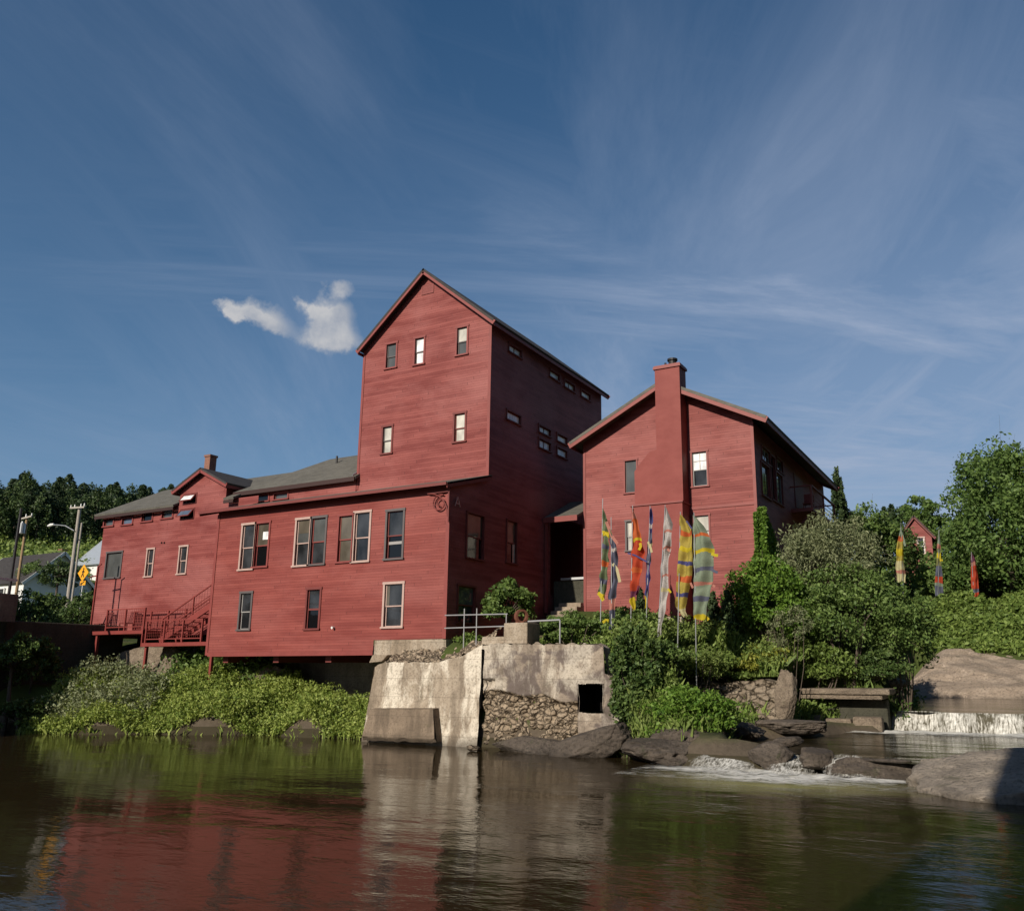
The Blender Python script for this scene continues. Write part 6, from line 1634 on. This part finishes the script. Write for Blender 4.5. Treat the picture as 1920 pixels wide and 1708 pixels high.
# shade trees and an added building on the near bank (outside the picture): they throw the shade on the left bank and on the boulder
def near_tree(x, y, rr, zc, seed, label):
    g = np.random.default_rng(seed); zb_ = gz(x, y)
    t = thing('shade_tree', (x, y, zb_), label, 'tree')
    P, cc = blob_points((x, y, zc), (rr, rr, rr*.85), 9000, 90, .26, g, .3)
    make_leaves('crown', P, .42, 'l_dark', t, g)
    b = MB(); b.tube([(x, y, zb_-.3), (x+.1, y, zc-rr*.5), (x, y, zc+rr*.4)], [.35, .26, .08], 8); b.build('trunk', M['bark'], t)
for i, (x, y, rr, zc) in enumerate([(-47, 13, 4.6, 7.0), (-46, 6, 4.4, 9.5), (-50, 17.5, 3.6, 7.5)]):
    near_tree(x, y, rr, zc, 300+i, ('shade tree on the near left bank outside the picture, by the bridge', 'tall shade tree outside the picture under the bridge side', 'shade tree outside the picture behind the bridge abutment')[i])

nb = thing('shadow_building', (6, -8, 1), 'unseen tall brick building added behind the viewer to shadow the boulder', 'building')
b = MB(); b.box(-4.3, 22, -20, -8, 0, 15.2); b.build('wall', M['brick'], nb)
b = MB(); b.slab([(-4.6, -7.7, 15.2), (22.3, -7.7, 15.2), (22.3, -14, 16.9), (-4.6, -14, 16.9)], .2); b.slab([(-4.6, -20.3, 15.2), (22.3, -20.3, 15.2), (22.3, -14, 16.9), (-4.6, -14, 16.9)], .2); b.build('roof', M['shingle_dark'], nb)
for i, (x, y, rr, zc, lab) in enumerate([(14, 18, 7, 11, 'unseen tree added on the right bank to block sky light, beside the boulder'), (17, 29, 8, 13, 'tall unseen tree added on the right bank to block sky light, beside the falls'), (20, 43, 8, 13, 'unseen tree added on the right bank to block sky light, by the upper river'), (14, 8, 4.5, 7, 'unseen tree added on the near right bank to block sky light'), (27, 22, 9, 17, 'tallest unseen tree added on the right bank to block sky light')]):
    near_tree(x, y, rr, zc, 400+i, lab)  # unseen right bank trees, added to keep sky light off the shaded walls

# ------------------------------------------------------------------ light, sky, camera
SUN_EL = R(25); HX, HY = .13, .99
sd = Vector((math.cos(SUN_EL)*HX, math.cos(SUN_EL)*HY, -math.sin(SUN_EL))).normalized()
sun = bpy.data.lights.new('sun', 'SUN'); sun.energy = 5.0; sun.angle = R(.55); sun.color = (1.0, .90, .76)
so = bpy.data.objects.new('sun', sun); COL.objects.link(so); so.rotation_euler = sd.to_track_quat('-Z', 'Y').to_euler(); so.location = (0, 0, 60)

w = bpy.data.worlds.new('World'); scene.world = w; w.use_nodes = True
w.node_tree.nodes.clear(); n = NT(w.node_tree)
sky = n.n('ShaderNodeTexSky', sky_type='NISHITA'); sky.sun_disc = False; sky.sun_elevation = SUN_EL; sky.sun_rotation = math.atan2(-HX, -HY)
sky.air_density = 1.0; sky.dust_density = .7; sky.ozone_density = 2.2; sky.altitude = 200
dirv = n.n('ShaderNodeTexCoord').outputs['Generated']
dx, dy, dz = n.sep(dirv)
zz = n.math('ADD', n.math('MAXIMUM', dz, 0.0), .10)
ux, uy = n.math('DIVIDE', dx, zz), n.math('DIVIDE', dy, zz)
al = n.math('ADD', n.math('MULTIPLY', ux, -.40), n.math('MULTIPLY', uy, .917))
ac = n.math('ADD', n.math('MULTIPLY', ux, .917), n.math('MULTIPLY', uy, .40))
cv = n.n('ShaderNodeCombineXYZ', ins={0: n.math('MULTIPLY', ac, .8), 1: n.math('MULTIPLY', al, .20), 2: 0.0}).outputs[0]
# second sheet of cirrus drifting across the first
a2 = n.math('ADD', n.math('MULTIPLY', ux, .80), n.math('MULTIPLY', uy, .60)); c2 = n.math('SUBTRACT', n.math('MULTIPLY', ux, .60), n.math('MULTIPLY', uy, .80))
cv2 = n.n('ShaderNodeCombineXYZ', ins={0: n.math('MULTIPLY', c2, .75), 1: n.math('MULTIPLY', a2, .22), 2: 3.0}).outputs[0]
cv3 = n.n('ShaderNodeCombineXYZ', ins={0: ux, 1: uy, 2: 7.0}).outputs[0]
n1 = n.noise(cv, 1.15, 10, .64, 1.5); n2 = n.noise(cv2, 1.3, 10, .66, 1.8); n3 = n.noise(cv3, .42, 3, .5, .6)
right = n.math('MULTIPLY_ADD', n.math('MAXIMUM', n.math('MINIMUM', ac, 2.6), -3.0), .065, .0)
s1 = n.ramp(n1, [(.43, 0.0), (.54, .30), (.70, 1.0)]); s2 = n.ramp(n2, [(.46, 0.0), (.57, .32), (.70, 1.0)])
broad = n.math('ADD', n.math('MULTIPLY', n.ramp(n3, [(.30, 0.0), (.70, 1.0)]), .70), n.math('ADD', n.math('MULTIPLY', right, 1.7), .16), clamp=True)
mask = n.math('MULTIPLY', n.math('MAXIMUM', s1, n.math('MULTIPLY', s2, .8)), broad)
mask = n.math('MULTIPLY', mask, n.math('MULTIPLY_ADD', dz, -.55, .95))
# thin pale veil low in the sky to the right (north)
vd = ray(1800, 950); vd = vd/np.linalg.norm(vd)
o_ = n.n('ShaderNodeVectorMath', operation='DOT_PRODUCT'); n.put(o_, 0, dirv); o_.inputs[1].default_value = tuple(vd)
veil = n.math('MULTIPLY', n.ramp(o_.outputs['Value'], [(.70, 0.0), (.80, .03), (.88, .16), (.95, .55), (1.0, 1.0)]), n.math('MULTIPLY_ADD', n.math('MAXIMUM', s1, s2), .75, .45))
mask = n.math('ADD', mask, n.math('MULTIPLY', n.math('MULTIPLY', veil, .85), n.math('SUBTRACT', 1.0, mask)), clamp=True)
skyc = n.n('ShaderNodeHueSaturation', ins={'Saturation': 1.36, 'Value': 1.3, 'Color': sky.outputs[0]}).outputs[0]
haze_ = n.math('MULTIPLY', n.math('EXPONENT', n.math('MULTIPLY', n.math('MAXIMUM', dz, 0.0), -3.2)), .86)
skyc = n.mix(haze_, skyc, (4.2, 6.8, 10.6, 1))
col = n.mix(mask, skyc, (7.0, 8.3, 11.0, 1))
# small fair weather cloud, placed by its direction in the sky
def dpx(px, py): d = ray(px, py); return d/np.linalg.norm(d)
cc = dpx(545, 595); e1 = np.cross(np.array([0, 0, 1.]), cc); e1 = -e1/np.linalg.norm(e1); e2 = np.cross(e1, cc); e2 = e2 if e2[2] > 0 else -e2
def dotc(v):
    o = n.n('ShaderNodeVectorMath', operation='DOT_PRODUCT'); n.put(o, 0, dirv); o.inputs[1].default_value = tuple(v); return o.outputs['Value']
front_ = n.math('GREATER_THAN', dotc(cc), .5)
wv = n.noise(dirv, 24, 8, .62); wv2 = n.noise(n.scalev(dirv, (1, 1, 1.01)), 31, 5, .6)
wob1 = n.math('MULTIPLY', n.math('SUBTRACT', wv, .5), .040); wob2 = n.math('MULTIPLY', n.math('SUBTRACT', wv2, .5), .040)
cu = n.math('ADD', dotc(e1), wob1); cvv = n.math('ADD', dotc(e2), wob2)
tot = None
for (px_, py_, rx, ry, rot, amp) in ((450, 580, 40, 16, -.25, .95), (495, 597, 52, 24, -.35, 1.1), (505, 622, 30, 10, -.2, .45), (608, 582, 44, 18, -.12, .9), (625, 612, 36, 34, 0, 1.1), (628, 640, 52, 24, 0, 1.1), (628, 547, 34, 18, .1, .9), (575, 566, 34, 8, -.3, .4), (415, 568, 24, 9, -.2, .6)):
    d = dpx(px_, py_); a0, b0 = float(d@e1), float(d@e2); s = 1/1580/1.10
    cr, sr = math.cos(rot), math.sin(rot)
    du, dv_ = n.math('SUBTRACT', cu, a0), n.math('SUBTRACT', cvv, b0)
    p = n.math('DIVIDE', n.math('ADD', n.math('MULTIPLY', du, cr), n.math('MULTIPLY', dv_, sr)), rx*s)
    q = n.math('DIVIDE', n.math('SUBTRACT', n.math('MULTIPLY', dv_, cr), n.math('MULTIPLY', du, sr)), ry*s)
    r2 = n.math('ADD', n.math('MULTIPLY', p, p), n.math('MULTIPLY', q, q))
    gauss = n.math('MULTIPLY', n.math('EXPONENT', n.math('MULTIPLY', r2, -1.1)), amp)
    tot = gauss if tot is None else n.math('ADD', tot, gauss)
cm = n.math('MULTIPLY', n.math('MULTIPLY', n.ramp(n.math('MULTIPLY', tot, n.math('MULTIPLY_ADD', wv, 2.2, -.12)), [(.20, 0.0), (.85, 1.0)]), front_), .92)
shade = n.mix(n.ramp(n.math('ADD', wv2, n.math('MULTIPLY', cvv, 3.0)), [(.35, 0.0), (.65, 1.0)]), (7.0, 7.6, 8.8), (10.8, 10.8, 11))
col = n.mix(cm, col, shade)
bgn = n.n('ShaderNodeBackground', ins={'Color': col, 'Strength': .052})
out = n.n('ShaderNodeOutputWorld'); n.t.links.new(bgn.outputs[0], out.inputs[0])

cam = bpy.data.cameras.new('camera'); co = bpy.data.objects.new('camera', cam); COL.objects.link(co)
co.matrix_world = Matrix((( rt[0], up[0], -fw[0], 0), (rt[1], up[1], -fw[1], 0), (rt[2], up[2], -fw[2], H), (0, 0, 0, 1)))
cam.sensor_fit = 'HORIZONTAL'; cam.sensor_width = 36; cam.lens = F/1920*36
cam.shift_x = -(CX-960)/1920; cam.shift_y = (CY-854)/1920
cam.clip_start = .1; cam.clip_end = 3000
scene.camera = co
scene.view_settings.view_transform = 'Standard'; scene.view_settings.look = 'None'
scene.view_settings.exposure = 0.0; scene.view_settings.gamma = 1.0
scene.cycles.max_bounces = 8; scene.cycles.transparent_max_bounces = 12
try: scene.cycles.use_denoising = True
except Exception: pass
